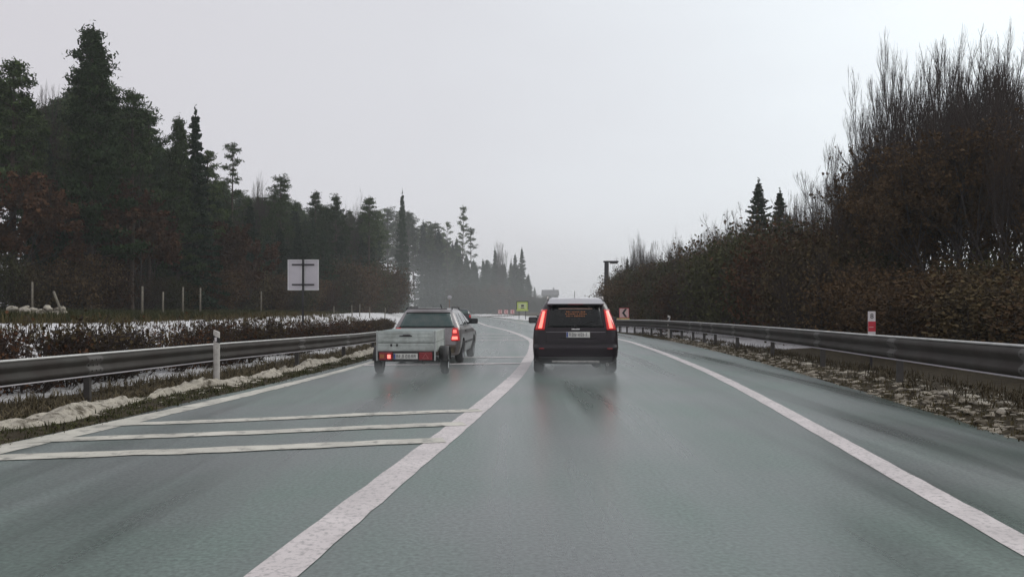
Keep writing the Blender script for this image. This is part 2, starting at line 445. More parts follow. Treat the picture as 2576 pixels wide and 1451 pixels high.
snow = np.where(dl > 0, 0.34*sm(dl,0.3,0.9)*(1-sm(dl,1.6,2.4))+0.63*sm(dl,2.0,3.0)*(1-sm(dl,8.3,10))+0.30*sm(dl,8.5,10)*(1-sm(dl,16,24)), 0)
snow = np.where(dr > 0, 0.32*sm(dr,0.05,0.4)*(1-sm(dr,1.2,2.0))+0.75*sm(dr,0.55,1.1)*(1-sm(dr,5.0,7.5))*sm(yy,26,31)+0.20*sm(dr,1,3)*(1-sm(dr,6,12)), snow)
snow = snow+np.where((yy > 80), 0.2*sm(np.maximum(dl,dr), 0.3, 1.5)*(1-sm(np.maximum(dl,dr), 10, 20)), 0)
av = ground.data.attributes.new('snow', 'FLOAT', 'POINT')
av.data.foreach_set('value', snow.astype(np.float32))

# ---- ribbons following the axis
def ribbon(o0, o1, y0, y1, z, step=0.5, edge=0.0, seed=0, cross=1):
    rs = np.random.RandomState(seed)
    s0, s1 = S_OF(y0), S_OF(y1)
    ss = np.arange(s0, s1, step); ss = np.append(ss, s1)
    a = Acc(); V = []
    f0 = o0 if callable(o0) else (lambda y: o0)
    f1 = o1 if callable(o1) else (lambda y: o1)
    for s in ss:
        y = crv(s)[1]
        a0 = f0(y)+edge*rs.randn(); a1 = f1(y)+edge*rs.randn()
        for k in range(cross+1):
            p = off(s, a0+(a1-a0)*k/cross); V.append((p[0], p[1], z))
    n = cross+1
    i = np.arange(len(ss)-1)[:,None]*n; j = np.arange(cross)[None,:]
    a.add(V, np.stack([i+j,i+j+1,i+n+j+1,i+n+j],-1).reshape(-1,4), 0, True)
    return a

am = bpy.data.materials.new('wet_asphalt'); am.use_nodes = True
t = am.node_tree; t.nodes.clear()
out = N(t,'ShaderNodeOutputMaterial'); b = N(t,'ShaderNodeBsdfPrincipled'); t.links.new(b.outputs[0], out.inputs[0])
c = N(t,'ShaderNodeTexCoord')
mpx = N(t,'ShaderNodeMapping'); mpx.inputs['Scale'].default_value = (1.5, 0.07, 1.0); t.links.new(c.outputs['Object'], mpx.inputs['Vector'])
na = N(t,'ShaderNodeTexNoise'); na.inputs['Scale'].default_value = 0.9; na.inputs['Detail'].default_value = 6; t.links.new(mpx.outputs[0], na.inputs[0])
nb = N(t,'ShaderNodeTexNoise'); nb.inputs['Scale'].default_value = 0.35; nb.inputs['Detail'].default_value = 4; t.links.new(c.outputs['Object'], nb.inputs[0])
nf = N(t,'ShaderNodeTexNoise'); nf.inputs['Scale'].default_value = 32; nf.inputs['Detail'].default_value = 3; t.links.new(c.outputs['Object'], nf.inputs[0])
ca = N(t,'ShaderNodeValToRGB'); ca.color_ramp.elements[0].position = 0.38; ca.color_ramp.elements[0].color = (0.074,0.113,0.094,1)
ca.color_ramp.elements[1].position = 0.62; ca.color_ramp.elements[1].color = (0.106,0.122,0.118,1)
t.links.new(nb.outputs['Fac'], ca.inputs[0])
gr = N(t,'ShaderNodeMapRange'); gr.inputs[1].default_value = 0.3; gr.inputs[2].default_value = 0.7; gr.inputs[3].default_value = 0.62; gr.inputs[4].default_value = 1.38
t.links.new(nf.outputs['Fac'], gr.inputs[0])
sx = N(t,'ShaderNodeVectorMath', operation='SCALE'); t.links.new(ca.outputs[0], sx.inputs[0]); t.links.new(gr.outputs[0], sx.inputs['Scale'])
tr_ = N(t,'ShaderNodeMapRange'); tr_.inputs[1].default_value = 0.35; tr_.inputs[2].default_value = 0.65; tr_.inputs[3].default_value = 0.70; tr_.inputs[4].default_value = 1.30
t.links.new(na.outputs['Fac'], tr_.inputs[0]); sx2 = N(t,'ShaderNodeVectorMath', operation='SCALE'); t.links.new(sx.outputs[0], sx2.inputs[0]); t.links.new(tr_.outputs[0], sx2.inputs['Scale'])
t.links.new(sx2.outputs[0], b.inputs['Base Color'])
rr = N(t,'ShaderNodeMapRange'); rr.inputs[1].default_value = 0.3; rr.inputs[2].default_value = 0.7; rr.inputs[3].default_value = 0.20; rr.inputs[4].default_value = 0.46
t.links.new(na.outputs['Fac'], rr.inputs[0]); t.links.new(rr.outputs[0], b.inputs['Roughness'])
b.inputs['Specular IOR Level'].default_value = 0.75
bp = N(t,'ShaderNodeBump'); bp.inputs['Distance'].default_value = 0.0015; t.links.new(nf.outputs['Fac'], bp.inputs['Height']); t.links.new(bp.outputs[0], b.inputs['Normal'])
road = ribbon(-L_EDGE, R_EDGE, -28, 290, 0.0, 1.0, 0.03, 3, 4).build('road', am)
tag(road, 'wet grey asphalt carriageway curving left', None, None, 'structure')
cov = {}
lm = mat('worn_road_paint', (0.60, 0.55, 0.54), 0.5, spec=0.4, var=0.14, vscale=2.2, dirt=(0.24, 0.23, 0.225), dscale=22, dlo=0.50, dhi=0.72, bump=0.002, bscale=60)
lm2 = mat('dirty_road_paint', (0.54, 0.52, 0.45), 0.5, spec=0.4, var=0.18, vscale=2.0, dirt=(0.13, 0.13, 0.12), dscale=5, dlo=0.52, dhi=0.70, bump=0.002, bscale=60)
mk = ribbon(-0.14, 0.14, -20, 288, 0.004, 0.25, 0.004, 4)
o = mk.build('road_line', lm); tag(o, 'broad white lane line dividing the two lanes', None, None, 'structure')
mk = ribbon(4.10, 4.33, -20, 288, 0.004, 0.25, 0.004, 5)
o = mk.build('road_line', lm); tag(o, 'white edge line along the right shoulder', None, None, 'structure')
mk = ribbon(lambda y: -np.interp(y,[7.0,9,12,17,25],[4.46,4.38,4.24,4.18,4.2]), lambda y: -np.interp(y,[7.0,9,12,17,25],[4.06,4.00,3.93,3.97,4.05]), 7.0, 288, 0.004, 0.25, 0.008, 6)
o = mk.build('road_line', lm2); tag(o, 'worn edge line along the left verge', None, None, 'structure')
def stripe(p, q, w, seed):
    a = Acc(); p = np.array(p, float); q = np.array(q, float); d = (q-p)/np.linalg.norm(q-p); n_ = np.array([-d[1], d[0]])
    k = 24; V = []; rs = np.random.RandomState(seed)
    for i_ in range(k+1):
        m_ = p+(q-p)*i_/k+n_*0.02*math.sin(i_*0.35+seed)
        for s_ in (-1, 1):
            e_ = m_+n_*s_*(w/2+0.012*rs.randn()); V.append((e_[0], e_[1], 0.008))
    i_ = np.arange(k)*2
    a.add(V, np.stack([i_, i_+1, i_+3, i_+2], 1)[:, ::-1], 0, True)
    return a
for idx, (p, q, w) in enumerate([((-5.75,7.06),(-0.72,8.26),0.30), ((-5.10,8.23),(-0.58,9.47),0.28), ((-4.80,9.37),(-0.44,10.76),0.27),
                              ((-3.7,19.4),(0.30,20.1),0.42), ((-3.7,22.1),(0.45,22.8),0.42), ((-3.4,34.5),(0.7,35.3),0.35), ((-3.6,38.5),(0.6,39.3),0.35), ((-3.9,43.0),(0.2,43.8),0.4)]):
    o = stripe(p, q, w, idx).build('hatch_marking', lm2 if idx < 3 else lm)
    tag(o, 'white cross stripe of the hatched area', None, None, 'structure')

# ------------------------------------------------------------------ guard rails
def guardrail(foff, fz, y0, y1, posts, h, bh, side, label, snow=True):
    """side +1: rail on the right, faces left"""
    root = empty('guardrail', (0, 0, 0))
    tag(root, label, 'guardrail')
    ss = np.append(np.arange(S_OF(y0), S_OF(y1), 1.0), S_OF(y1))
    prof = [(0.00,0.00),(0.010,-0.06*0),(0.055,0.05),(0.060,0.09),(0.005,0.135),(0.005,0.165),(0.060,0.21),(0.055,0.25),(0.0,0.30),(-0.004,0.30)]
    prof = [(0.0,0.0),(0.03,0.012),(0.07,0.05),(0.07,0.09),(0.015,0.135),(0.015,0.165),(0.07,0.21),(0.07,0.25),(0.03,0.288),(0.0,0.30)]
    prof = [(d_, z_*bh/0.30) for d_, z_ in prof]
    back = [(d_-0.006, z_) for d_, z_ in prof[::-1]]
    ring = prof+back
    V = []; n = len(ring)
    for s in ss:
        y = crv(s)[1]; o_ = foff(y); z0 = fz(y)+h-bh
        for d_, z_ in ring:
            p = off(s, o_-side*d_); V.append((p[0], p[1], z0+z_))
    a = Acc(); i = np.arange(len(ss)-1)[:,None]*n; j = np.arange(n)[None,:]; j2 = (j+1)%n
    a.add(V, np.stack([i+j,i+j2,i+n+j2,i+n+j],-1).reshape(-1,4), 0, True)
    beam = a.build('beam', M['rail'], root)
    for y in posts:
        sc_ = S_OF(y); V = []; a = Acc()
        if y > 34 or y < 8: continue
        L_ = [sc_-0.16, sc_, sc_+0.16]
        for s in L_:
            yv = crv(s)[1]; o_ = foff(yv); z0 = fz(yv)+h-bh
            for d_, z_ in prof: p = off(s, o_-side*(d_+0.004)); V.append((p[0], p[1], z0+z_))
        m_ = len(prof); F = [(r*m_+c, r*m_+c+1, (r+1)*m_+c+1, (r+1)*m_+c) for r in range(2) for c in range(m_-1)]
        a.add(V, F if side < 0 else [f[::-1] for f in F], 0, True)
        for ds in (-0.1, 0.0, 0.1):
            for zz in (bh*0.24, bh*0.5, bh*0.77):
                p = off(sc_+ds, foff(y)-side*(0.022 if abs(zz-bh*0.5) < 0.01 else 0.079)); q_ = fz(y)+h-bh+zz
                a.box(p[0]-0.011, p[0]+0.011, p[1]-0.011, p[1]+0.011, q_-0.011, q_+0.011)
        a.build('splice_plate', M['splice'], root)
    # top lip and lower lip, paler than the beam
    for zt, r_, nm in ((h, 0.019, 'top_lip'), (h-bh+0.006, 0.013, 'lower_lip')):
        P = []
        for s in ss:
            y = crv(s)[1]; p = off(s, foff(y)-side*0.014); P.append((p[0], p[1], fz(y)+zt+(0.014 if nm == 'top_lip' else -0.015)))
        a = Acc(); a.tube(P, r_, 6); a.build(nm, M['rail_lip'] if nm == 'top_lip' else M['alu'], root)
    k = 0
    for y in posts:
        s = S_OF(y); p = off(s, foff(y)+side*0.09); tt = tan(s); ang = math.atan2(tt[1], tt[0])-math.pi/2
        a = Acc(); zb = H(p[0], p[1])-0.15; zt = fz(y)+h-0.05
        a.box(-0.05,0.05,-0.004,0.004,zb,zt); a.box(-0.05,-0.044,0.004,0.05,zb,zt); a.box(0.044,0.05,0.004,0.05,zb,zt)
        a.box(-side*0.10-0.012 if side>0 else 0.05, -side*0.05-0.0 if side>0 else 0.10+0.012, 0.0,0.06,zt-bh*0.75,zt-bh*0.35)
        o = a.build('post', M['post_metal'], root, (p[0], p[1], 0)); o.rotation_euler[2] = ang
    return root
pr = [5.8, 9.8, 13.9, 17.9, 21.9, 25.9]+list(np.arange(29, 60, 1.9))+list(np.arange(60, 130, 4))
guardrail(lambda y: 6.70, railRz, 1.0, 86, [p for p in pr if p < 86], 0.80, 0.36, 1, 'steel guardrail on posts along the right shoulder')
guardrail(railL, railLz, 1.0, 150, list(np.arange(3.5, 40, 3.9))+list(np.arange(44, 140, 4)), 0.75, 0.31, -1, 'steel guardrail along the left verge in front of the hedge')

# ------------------------------------------------------------------ verge stuff
def tufts(name, pts, hmin, hmax, per, matl, label, seed, wide=0.006, lean=0.5):
    rs = np.random.RandomState(seed)
    P = np.repeat(np.asarray(pts, float), per, 0); n = len(P)
    P[:, :2] += rs.randn(n, 2)*0.05
    hh = rs.uniform(hmin, hmax, n); az = rs.rand(n)*6.283; le = rs.rand(n)*lean
    D = np.stack([np.cos(az)*le, np.sin(az)*le, np.ones(n)], 1); D /= np.linalg.norm(D, axis=1, keepdims=True)
    S = np.stack([-np.sin(az), np.cos(az), np.zeros(n)], 1)*(wide+0.004*rs.rand(n))[:, None]
    tip = P+D*hh[:, None]+np.stack([np.cos(az), np.sin(az), -0.4*np.ones(n)], 1)*(hh*le*0.5)[:, None]
    mid = P+D*(hh*0.55)[:, None]
    vs = np.stack([P-S, P+S, mid+S*0.8, mid-S*0.8, tip+S*0.15, tip-S*0.15], 1).reshape(-1, 3)
    k = np.arange(n)[:, None]*6
    f = np.concatenate([k+np.array([[0,1,2,3]]), k+np.array([[3,2,4,5]])])
    a = Acc(); a.add(vs, f, 0, False)
    o = a.build(name, matl); tag(o, label, 'grass', None, 'stuff'); return o
def strip_pts(n, o0, o1, y0, y1, seed, pw=1.0):
    rs = np.random.RandomState(seed); out = []
    for _ in range(n):
        s = S_OF(y0+(y1-y0)*rs.rand()**pw); p = off(s, rs.uniform(o0, o1)); out.append((p[0], p[1]))
    out = np.array(out); z = height(out[:,0], out[:,1])
    return np.column_stack([out, z-0.01])
tufts('verge_grass', strip_pts(2600, -5.5, -4.40, 5, 42, 11, 1.5), 0.02, 0.09, 8, M['grass'], 'short green and straw grass on the left verge', 1, 0.005, 1.4)
tufts('verge_grass', strip_pts(1700, -7.4, -5.5, 6, 40, 12, 1.4), 0.04, 0.22, 8, M['weed'], 'straw coloured grass under the left guardrail', 2, 0.006, 1.6)
tufts('verge_grass', strip_pts(2200, 6.10, 6.75, 5, 60, 13, 1.5), 0.02, 0.07, 5, M['straw'], 'low dry grass at the edge of the right shoulder', 3)
tufts('verge_grass', strip_pts(1300, 6.6, 8.2, 5, 45, 14, 1.4), 0.04, 0.22, 8, M['weed'], 'dry weeds under the right guardrail', 4, 0.006, 1.6)
tufts('meadow_grass', strip_pts(6000, -27, -14.5, 14, 110, 15, 1.3), 0.10, 0.34, 8, M['grass'], 'olive grass strip between snow bank and forest', 5, 0.012)
tufts('meadow_grass', strip_pts(900, -14.5, -9.5, 10, 60, 16, 1.2), 0.10, 0.38, 7, M['straw'], 'dry stalks poking through the snow bank', 6, 0.010)

def lumps(name, pts, smin, smax, matl, label, seed, flat=0.4, cat='snow'):
    rs = np.random.RandomState(seed)
    bm = bmesh.new(); bmesh.ops.create_icosphere(bm, subdivisions=2, radius=1.0)
    bv = np.array([v.co[:] for v in bm.verts]); bf = np.array([[v.index for v in f.verts] for f in bm.faces]); bm.free()
    a = Acc()
    for p in pts:
        s = rs.uniform(smin, smax); k = rs.randn(3, 3)*1.6; ph = rs.rand(3)*6.28
        disp = 1+0.28*np.sin(bv@k[0]+ph[0])+0.22*np.sin(bv@k[1]*1.9+ph[1])+0.12*np.sin(bv@k[2]*3.1+ph[2])
        v = bv*disp[:, None]*np.array([s*rs.uniform(0.8,1.7), s*rs.uniform(0.8,1.7), s*flat*rs.uniform(0.7,1.3)])
        an = rs.rand()*6.28; R_ = np.array([[math.cos(an),-math.sin(an),0],[math.sin(an),math.cos(an),0],[0,0,1]])
        a.add(v@R_.T+np.array(p), bf, 0, True)
    o = a.build(name, matl); tag(o, label, cat, None, 'stuff'); return o
# ploughed ridge of old snow, left verge
def ridge(oc, y0, y1, w, hgt, seed, matl, name, label):
    rs = np.random.RandomState(seed); ss = np.arange(S_OF(y0), S_OF(y1), 0.10)
    K = 15; V = []
    ph = rs.rand(8)*6.28
    for s in ss:
        ww = w*(0.75+0.35*math.sin(s*1.3+ph[0])+0.25*math.sin(s*3.7+ph[1])); oc_ = oc+0.12*math.sin(s*0.9+ph[2])+0.06*math.sin(s*2.9+ph[3])
        hh = hgt*(0.75+0.3*math.sin(s*1.9+ph[4])+0.25*math.sin(s*5.1+ph[5])+0.10*rs.randn())
        for k in range(K):
            u = -1+2*k/(K-1); p = off(s, oc_+u*ww*0.5+0.01*rs.randn())
            z = H0(p)+hh*max(0, (1-abs(u)**2.4))*(1+0.15*math.sin(7*u+s*4))+0.012*rs.randn()*(1-abs(u))-0.02*(abs(u) > 0.99)
            V.append((p[0], p[1], z))
    a = Acc(); n = K; i = np.arange(len(ss)-1)[:,None]*n; j = np.arange(K-1)[None,:]
    a.add(V, np.stack([i+j,i+j+1,i+n+j+1,i+n+j],-1).reshape(-1,4), 0, True)
    o = a.build(name, matl); tag(o, label, 'snow', None, 'stuff'); return o
_hc = {}
def H0(p):
    k = (round(p[0]*2), round(p[1]*2))
    if k not in _hc: _hc[k] = H(k[0]/2, k[1]/2)
    return _hc[k]
ridge(-5.22, 4, 40, 0.50, 0.11, 21, M['ridge_snow'], 'snow_ridge', 'long lumpy ridge of dirty snow on the left verge')
lumps('snow_clods', strip_pts(420, -5.85, -4.75, 5, 40, 31, 1.3), 0.02, 0.07, M['ridge_snow'], 'crumbled clods of dirty snow beside the ridge', 7)
lumps('slush_clods', strip_pts(1300, 6.10, 6.95, 5, 36, 32, 1.2), 0.02, 0.085, M['clod'], 'tan clods of slush and leaves along the right verge', 8, 0.35, 'slush')
lumps('snow_clods', strip_pts(120, 6.5, 7.6, 5, 26, 33, 1.2), 0.03, 0.10, M['ridge_snow'], 'small patches of old snow under the right guardrail', 9, 0.35)

# ------------------------------------------------------------------ vegetation generators
def unit(v): return v/(np.linalg.norm(v)+1e-9)
def leafcloud(a, C, size, rs, asp=0.4, up=0.3, mat_=0):
    n = len(C)
    U = rs.randn(n, 3); U[:, 2] += up; U /= np.linalg.norm(U, axis=1, keepdims=True)
    W_ = rs.randn(n, 3); V = np.cross(U, W_); V /= (np.linalg.norm(V, axis=1, keepdims=True)+1e-9)
    sz = size*(0.6+0.8*rs.rand(n))[:, None]
    a.quads(C, U*sz*0.5, V*sz*0.5*asp, mat_)

def gen_pine(h, seed, cs=0.45, spread=2.6, nb=52, bend=0.0, per=46, cone=False):
    rs = np.random.RandomState(seed)
    tr, cw = Acc(), Acc()
    zz = np.linspace(0, 1, 9)
    wx = bend*np.sin(zz*2.2)+0.12*np.cumsum(rs.randn(9))*0.35; wy = 0.12*np.cumsum(rs.randn(9))*0.35
    T = np.stack([wx-wx[0], wy-wy[0], zz*h], 1)
    tr.tube(T, h*0.0105*(1-0.88*zz)+0.02, 7)
    def at(z): return np.array([np.interp(z, T[:,2], T[:,0]), np.interp(z, T[:,2], T[:,1]), z])
    # dead stubs below the crown
    for _ in range(14):
        z = h*rs.uniform(0.15, cs+0.05); az = rs.rand()*6.28; L = rs.uniform(0.4, 1.4)
        p = at(z); d = np.array([math.cos(az), math.sin(az), rs.uniform(-0.2, 0.25)])
        tr.tube([p, p+d*L*0.5, p+d*L+np.array([0,0,-0.1])], [0.025,0.016,0.006], 4)
    for i_ in range(nb):
        f = (i_+rs.rand())/nb; f = f**0.85
        z = h*(cs+(1-cs)*f*0.985); az = i_*2.399+rs.randn()*0.5
        L = spread*(0.25+0.95*(1-f)**0.75)*rs.uniform(0.45, 1.15)*(0.7+0.3*min(1, f*5))
        if cone: L = spread*(0.10+0.95*(1-f)**0.95)*rs.uniform(0.55,1.1)*(0.86+0.14*math.sin(f*38))
        p = at(z); rise = rs.uniform(0.0, 0.45)+0.35*f
        d = unit(np.array([math.cos(az), math.sin(az), rise]))
        pts = [p, p+d*L*0.35+np.array([0,0,0.02*L]), p+d*L*0.7+np.array([0,0,0.07*L]), p+d*L+np.array([0,0,0.20*L])]
        r0 = 0.012*L+0.012
        tr.tube(pts, [r0*1.6, r0, r0*0.7, r0*0.3], 4)
        ncl = 2+int(L*1.7)
        for k in range(ncl):
            tt_ = rs.uniform(0.35, 1.02); q = np.array([np.interp(tt_, [0,.35,.7,1.05], [pt[m_] for pt in pts]) for m_ in range(3)])
            lat = rs.randn(3)*np.array([0.28,0.28,0.08])*L*0.35; q2 = q+lat
            tr.tube([q, q2], [0.012, 0.006], 3)
            rad = rs.uniform(0.20, 0.34)
            C = q2+rs.randn(per, 3)*np.array([rad, rad, rad*0.42])
            leafcloud(cw, C, 0.24, rs, 0.30, 0.9)
    C = at(h*0.99)+rs.randn(60, 3)*np.array([0.15,0.15,0.35]); leafcloud(cw, C, 0.2, rs, 0.3, 1.5)
    return tr.mesh('trunk', M['pine_bark']), cw.mesh('crown', M['needle'])

def gen_spruce(h, seed, base=0.05, wid=0.17, dens=1.0):
    rs = np.random.RandomState(seed); tr, cw = Acc(), Acc()
    tr.tube([(0,0,0),(0.03,0.02,h*0.5),(0,0,h)], [h*0.010+0.03, h*0.006+0.015, 0.01], 6)
    nw = int(h/0.42)
    for w_ in range(nw):
        f = w_/nw; z = h*(base+(1-base)*f)
        L0 = (wid*h)*(1-f)**0.85+0.12
        nbr = int((7-2*f)*dens)+1
        for k in range(nbr):
            az = k*6.283/nbr+w_*1.1+rs.randn()*0.25; L = L0*rs.uniform(0.6, 1.2); z_ = z+rs.uniform(-0.2,0.2)
            dx, dy = math.cos(az), math.sin(az); up = 0.30*f; dr_ = 0.32*(1-f)
            P = np.array([(dx*L*u, dy*L*u, z_+L*(up*u-dr_*u*u+0.14*max(0,u-0.7)*2)) for u in (0,0.4,0.75,1.0)])
            tr.tube(P, [0.010*L+0.008, 0.008*L+0.005, 0.006, 0.004], 3)
            n = int(16+L*30); u = rs.uniform(0.12, 1.05, n)
            C = np.stack([np.interp(u, [0,.4,.75,1.05], P[:,m_]) for m_ in range(3)], 1)
            lat = (rs.rand(n)-0.5)*2*(0.12+0.26*L*(1-u)*1.2)
            C[:,0] += -dy*lat; C[:,1] += dx*lat; C[:,2] -= rs.rand(n)*0.16
            leafcloud(cw, C, 0.26, rs, 0.34, -0.3)
    C = np.array([0,0,h])+rs.randn(30,3)*np.array([0.05,0.05,0.25]); leafcloud(cw, C, 0.18, rs, 0.35, 2)
    return tr.mesh('trunk', M['bark']), cw.mesh('crown', M['needle_dark'])

def gen_broad(h, seed, leaf=0.0, lsize=0.11, leafmat='leaf_oak', multi=1, spread=0.5, lmin=0.0, lmax=1.0, upb=0.5, counts=(9,7,6,4), clump=None):
    """deciduous tree in winter: trunk and limbs / twigs with whatever dry leaves still hang on"""
    rs = np.random.RandomState(seed); tr, cw = Acc(), Acc(); LC = []
    def br(p, d, L, r, lev):
        # curved branch turning upwards
        m_ = 4; P = [p]; q = p.copy(); dd = d.copy()
        for k in range(m_-1):
            dd = unit(dd+np.array([0,0,upb*0.22])+rs.randn(3)*0.10); q = q+dd*L/(m_-1); P.append(q.copy())
        R_ = np.linspace(r, r*0.45 if lev < 3 else r*0.5, m_)
        (tr if lev < 2 else cw).tube(P, R_, 6 if lev == 0 else (4 if lev < 2 else 3), 0)
        P = np.array(P)
        if lev < len(counts):
            n = counts[lev]
            for k in range(n):
                u = rs.uniform(0.25, 1.0) if lev else rs.uniform(0.30, 1.0)
                if k == 0: u = 1.0
                b_ = np.array([np.interp(u, np.linspace(0,1,m_), P[:,c_]) for c_ in range(3)])
                ax = rs.randn(3); ax -= ax.dot(dd)*dd; ax = unit(ax)
                ang = rs.uniform(0.35, 0.95)*spread*1.6 if k else 0.12
                nd = unit(dd*math.cos(ang)+ax*math.sin(ang)+np.array([0,0,0.16*upb]))
                ll = L*(rs.uniform(0.42, 0.62) if lev else rs.uniform(0.45, 0.8))*(1.25-0.45*u if lev else 1)
                br(b_, nd, ll, max(0.0065, r*(0.62 if k == 0 else 0.42)), lev+1)
        if leaf > 0 and lev >= len(counts)-1:
            zr = P[-1][2]/h
            if lmin <= zr <= lmax and rs.rand() < 1-0.75*sm(np.array(zr), lmax*0.72, lmax):
                n = rs.poisson(leaf)
                if n:
                    u = rs.rand(n)
                    C = P[0]+(P[-1]-P[0])*u[:,None]+rs.randn(n,3)*0.09; LC.append(C)
    for m_ in range(multi):
        az = rs.rand()*6.28; tl = 0.0 if multi == 1 else rs.uniform(0.08,0.42)
        d = unit(np.array([math.cos(az)*tl, math.sin(az)*tl, 1.0]))
        br(np.array([rs.randn()*0.15*(multi>1), rs.randn()*0.15*(multi>1), 0.0]), d, h*0.56*rs.uniform(0.9,1.05), h*0.0135/math.sqrt(multi), 0)
    if LC:
        C = np.concatenate(LC); leafcloud(cw, C, lsize, rs, 0.75, 0.0, 1)
    me1 = tr.mesh('trunk', M['bark']); me2 = cw.mesh('crown', [M['twig'], M[leafmat]])
    for me in (me1,):
        pass
    # normalise height to h
    v = np.empty(len(me2.vertices)*3, np.float32); me2.vertices.foreach_get('co', v); top = np.percentile(v[2::3], 99.9); k = h/top
    for me in (me1, me2):
        v = np.empty(len(me.vertices)*3, np.float32); me.vertices.foreach_get('co', v); v *= k; me.vertices.foreach_set('co', v); me.update()
    return me1, me2

def gen_bush(h, w, seed, nst=22, leaves=9000, lsize=0.13, lm_='leaf_dark', tw='twig', gap=0.0):
    rs = np.random.RandomState(seed); st, cw = Acc(), Acc(); tips = []
    for _ in range(nst):
        az = rs.rand()*6.28; rr_ = rs.rand()**0.6; top = np.array([math.cos(az)*rr_*w*0.5, math.sin(az)*rr_*w*0.5, h*rs.uniform(0.65,1.0)*(1-0.25*rr_)])
        b_ = np.array([math.cos(az)*rr_*w*0.15, math.sin(az)*rr_*w*0.15, -0.05])
        mid = (b_+top)/2+np.array([math.cos(az),math.sin(az),0])*w*0.06
        st.tube([b_, mid, top], [0.004*h+0.008, 0.003*h+0.005, 0.004], 4)
        for k in range(12):
            u = rs.uniform(0.15, 1.0); p = (1-u)**2*b_+2*u*(1-u)*mid+u*u*top
            d = unit(rs.randn(3)+np.array([0,0,0.8])); L = rs.uniform(0.12,0.30)*h
            q = p+d*L; cw.tube([p, (p+q)/2+rs.randn(3)*0.03*h, q], [0.007+0.001*h,0.006,0.004], 3)
            for m_ in range(5):
                u2 = rs.rand(); p2 = p+(q-p)*u2; d2 = unit(d+rs.randn(3)*0.6); q2 = p2+d2*L*0.45
                cw.tube([p2, q2], [0.006, 0.003], 3); tips.append(q2)
    if leaves:
        tips = np.array(tips); C = tips[rs.randint(0, len(tips), leaves)]+rs.randn(leaves,3)*np.array([0.06*h,0.06*h,0.05*h])
        C[:,2] = np.abs(C[:,2])+0.02
        leafcloud(cw, C, lsize, rs, 0.7, 0.0, 1)
    return st.mesh('stems', M[tw]), cw.mesh('crown', [M[tw], M[lm_]])

PINES = [gen_pine(20, 1, 0.40, 2.9, 46, per=40), gen_pine(20, 2, 0.50, 2.9, 38, 0.5, 40), gen_pine(20, 3, 0.58, 2.7, 32, -0.4, 40), gen_pine(20, 4, 0.44, 2.3, 36, 0.2, 40)]
SPARSE = [gen_pine(24, 8, 0.50, 3.2, 24, 0.7, 40), gen_pine(22, 9, 0.42, 3.0, 22, -0.5, 40)]
FULLPINE = [gen_pine(20, 5, 0.16, 3.9, 120, 0.1, 50, True)]
SPRUCES = [gen_spruce(16, 11), gen_spruce(16, 12, 0.02, 0.20), gen_spruce(16, 13, 0.05, 0.13)]
BARE = [gen_broad(13, 21, 0, spread=0.40, upb=1.1, multi=5, counts=(7,7,5,4)), gen_broad(13, 24, 0, spread=0.44, upb=1.0, multi=4, counts=(8,7,5,4)), gen_broad(13, 23, 0, spread=0.36, upb=1.2, multi=6, counts=(6,6,5,4))]
OAKS = [gen_broad(12, 31, 4.5, 0.125, lmax=0.97, spread=0.62, upb=0.7, counts=(12,7,6,4)), gen_broad(12, 32, 4.5, 0.125, lmax=0.94, spread=0.65, upb=0.6, counts=(12,7,6,4)), gen_broad(12, 33, 5, 0.125, lmax=1.0, spread=0.6, multi=3, counts=(8,6,5,4))]
BEECH = [gen_broad(9, 41, 11, 0.16, 'leaf_brown', spread=0.6, upb=0.4, multi=2, counts=(8,7,5,3)), gen_broad(9, 42, 12, 0.16, 'leaf_brown', spread=0.65, upb=0.4, multi=3, counts=(6,6,5,3))]
BRUSH = [gen_bush(5, 5.5, 51, 34, 9000, 0.13), gen_bush(5, 6, 52, 34, 10000, 0.12, 'leaf_oak'), gen_bush(5, 5, 53, 36, 8000, 0.13, 'leaf_brown'), gen_bush(5, 5.5, 54, 60, 2500, 0.10, 'leaf_dark'), gen_bush(5, 5.5, 55, 36, 9500, 0.12, 'leaf_olive')]
HEDGE = [gen_bush(1.15, 1.9, 61, 24, 1100, 0.045, 'leaf_brown', 'twig_red'), gen_bush(1.15, 2.0, 62, 24, 900, 0.045, 'leaf_dark', 'twig'), gen_bush(1.15, 1.8, 63, 24, 1300, 0.05, 'leaf_dark', 'twig')]

def plant(kind, protos, k, x, y, hgt, label, cat, group, base_h, sub=('trunk','crown'), wide=1.0, lean=0.0, rs=random):
    me1, me2 = protos[k % len(protos)]
    sc_ = hgt/base_h
    root = empty(kind, (x, y, H(x, y)-0.08), rs.random()*6.28)
    root.scale = (sc_*wide, sc_*wide, sc_)
    if lean: root.rotation_euler[0] = lean
    link(sub[0], me1, root); link(sub[1], me2, root)
    tag(root, label, cat, group)
    return root
random.seed(4)
def zone_left(x, y):
    u = 1288+x/y*1950
    if u < 130: return 'left of the tallest pine'
    if u < 330: return 'below the tallest pine'
    if u < 520: return 'under the thin spruce spire'
    if u < 700: return 'left of the grey sign back'
    if u < 830: return 'behind the grey sign back'
    return 'right of the grey sign back'
def zone_far(x, y):
    u = 1288+x/y*1950
    if u < 1000: return 'above the trailer'
    if u < 1110: return 'above the silver car'
    if u < 1230: return 'around the tall bent pine'
    return 'near the lime green sign'
def zone_right(x, y):
    u = 1288+x/y*1950
    if u < 1640: return 'behind the arrow board'
    if u < 1840: return 'behind the small white road post'
    if u < 2060: return 'below the two spruce tips'
    if u < 2260: return 'left of the red-white marker'
    return 'right of the red-white marker'
def dist_word(r, n): return ('front row' if r == 0 else ('middle rows' if r < n-1 else 'rear row'))
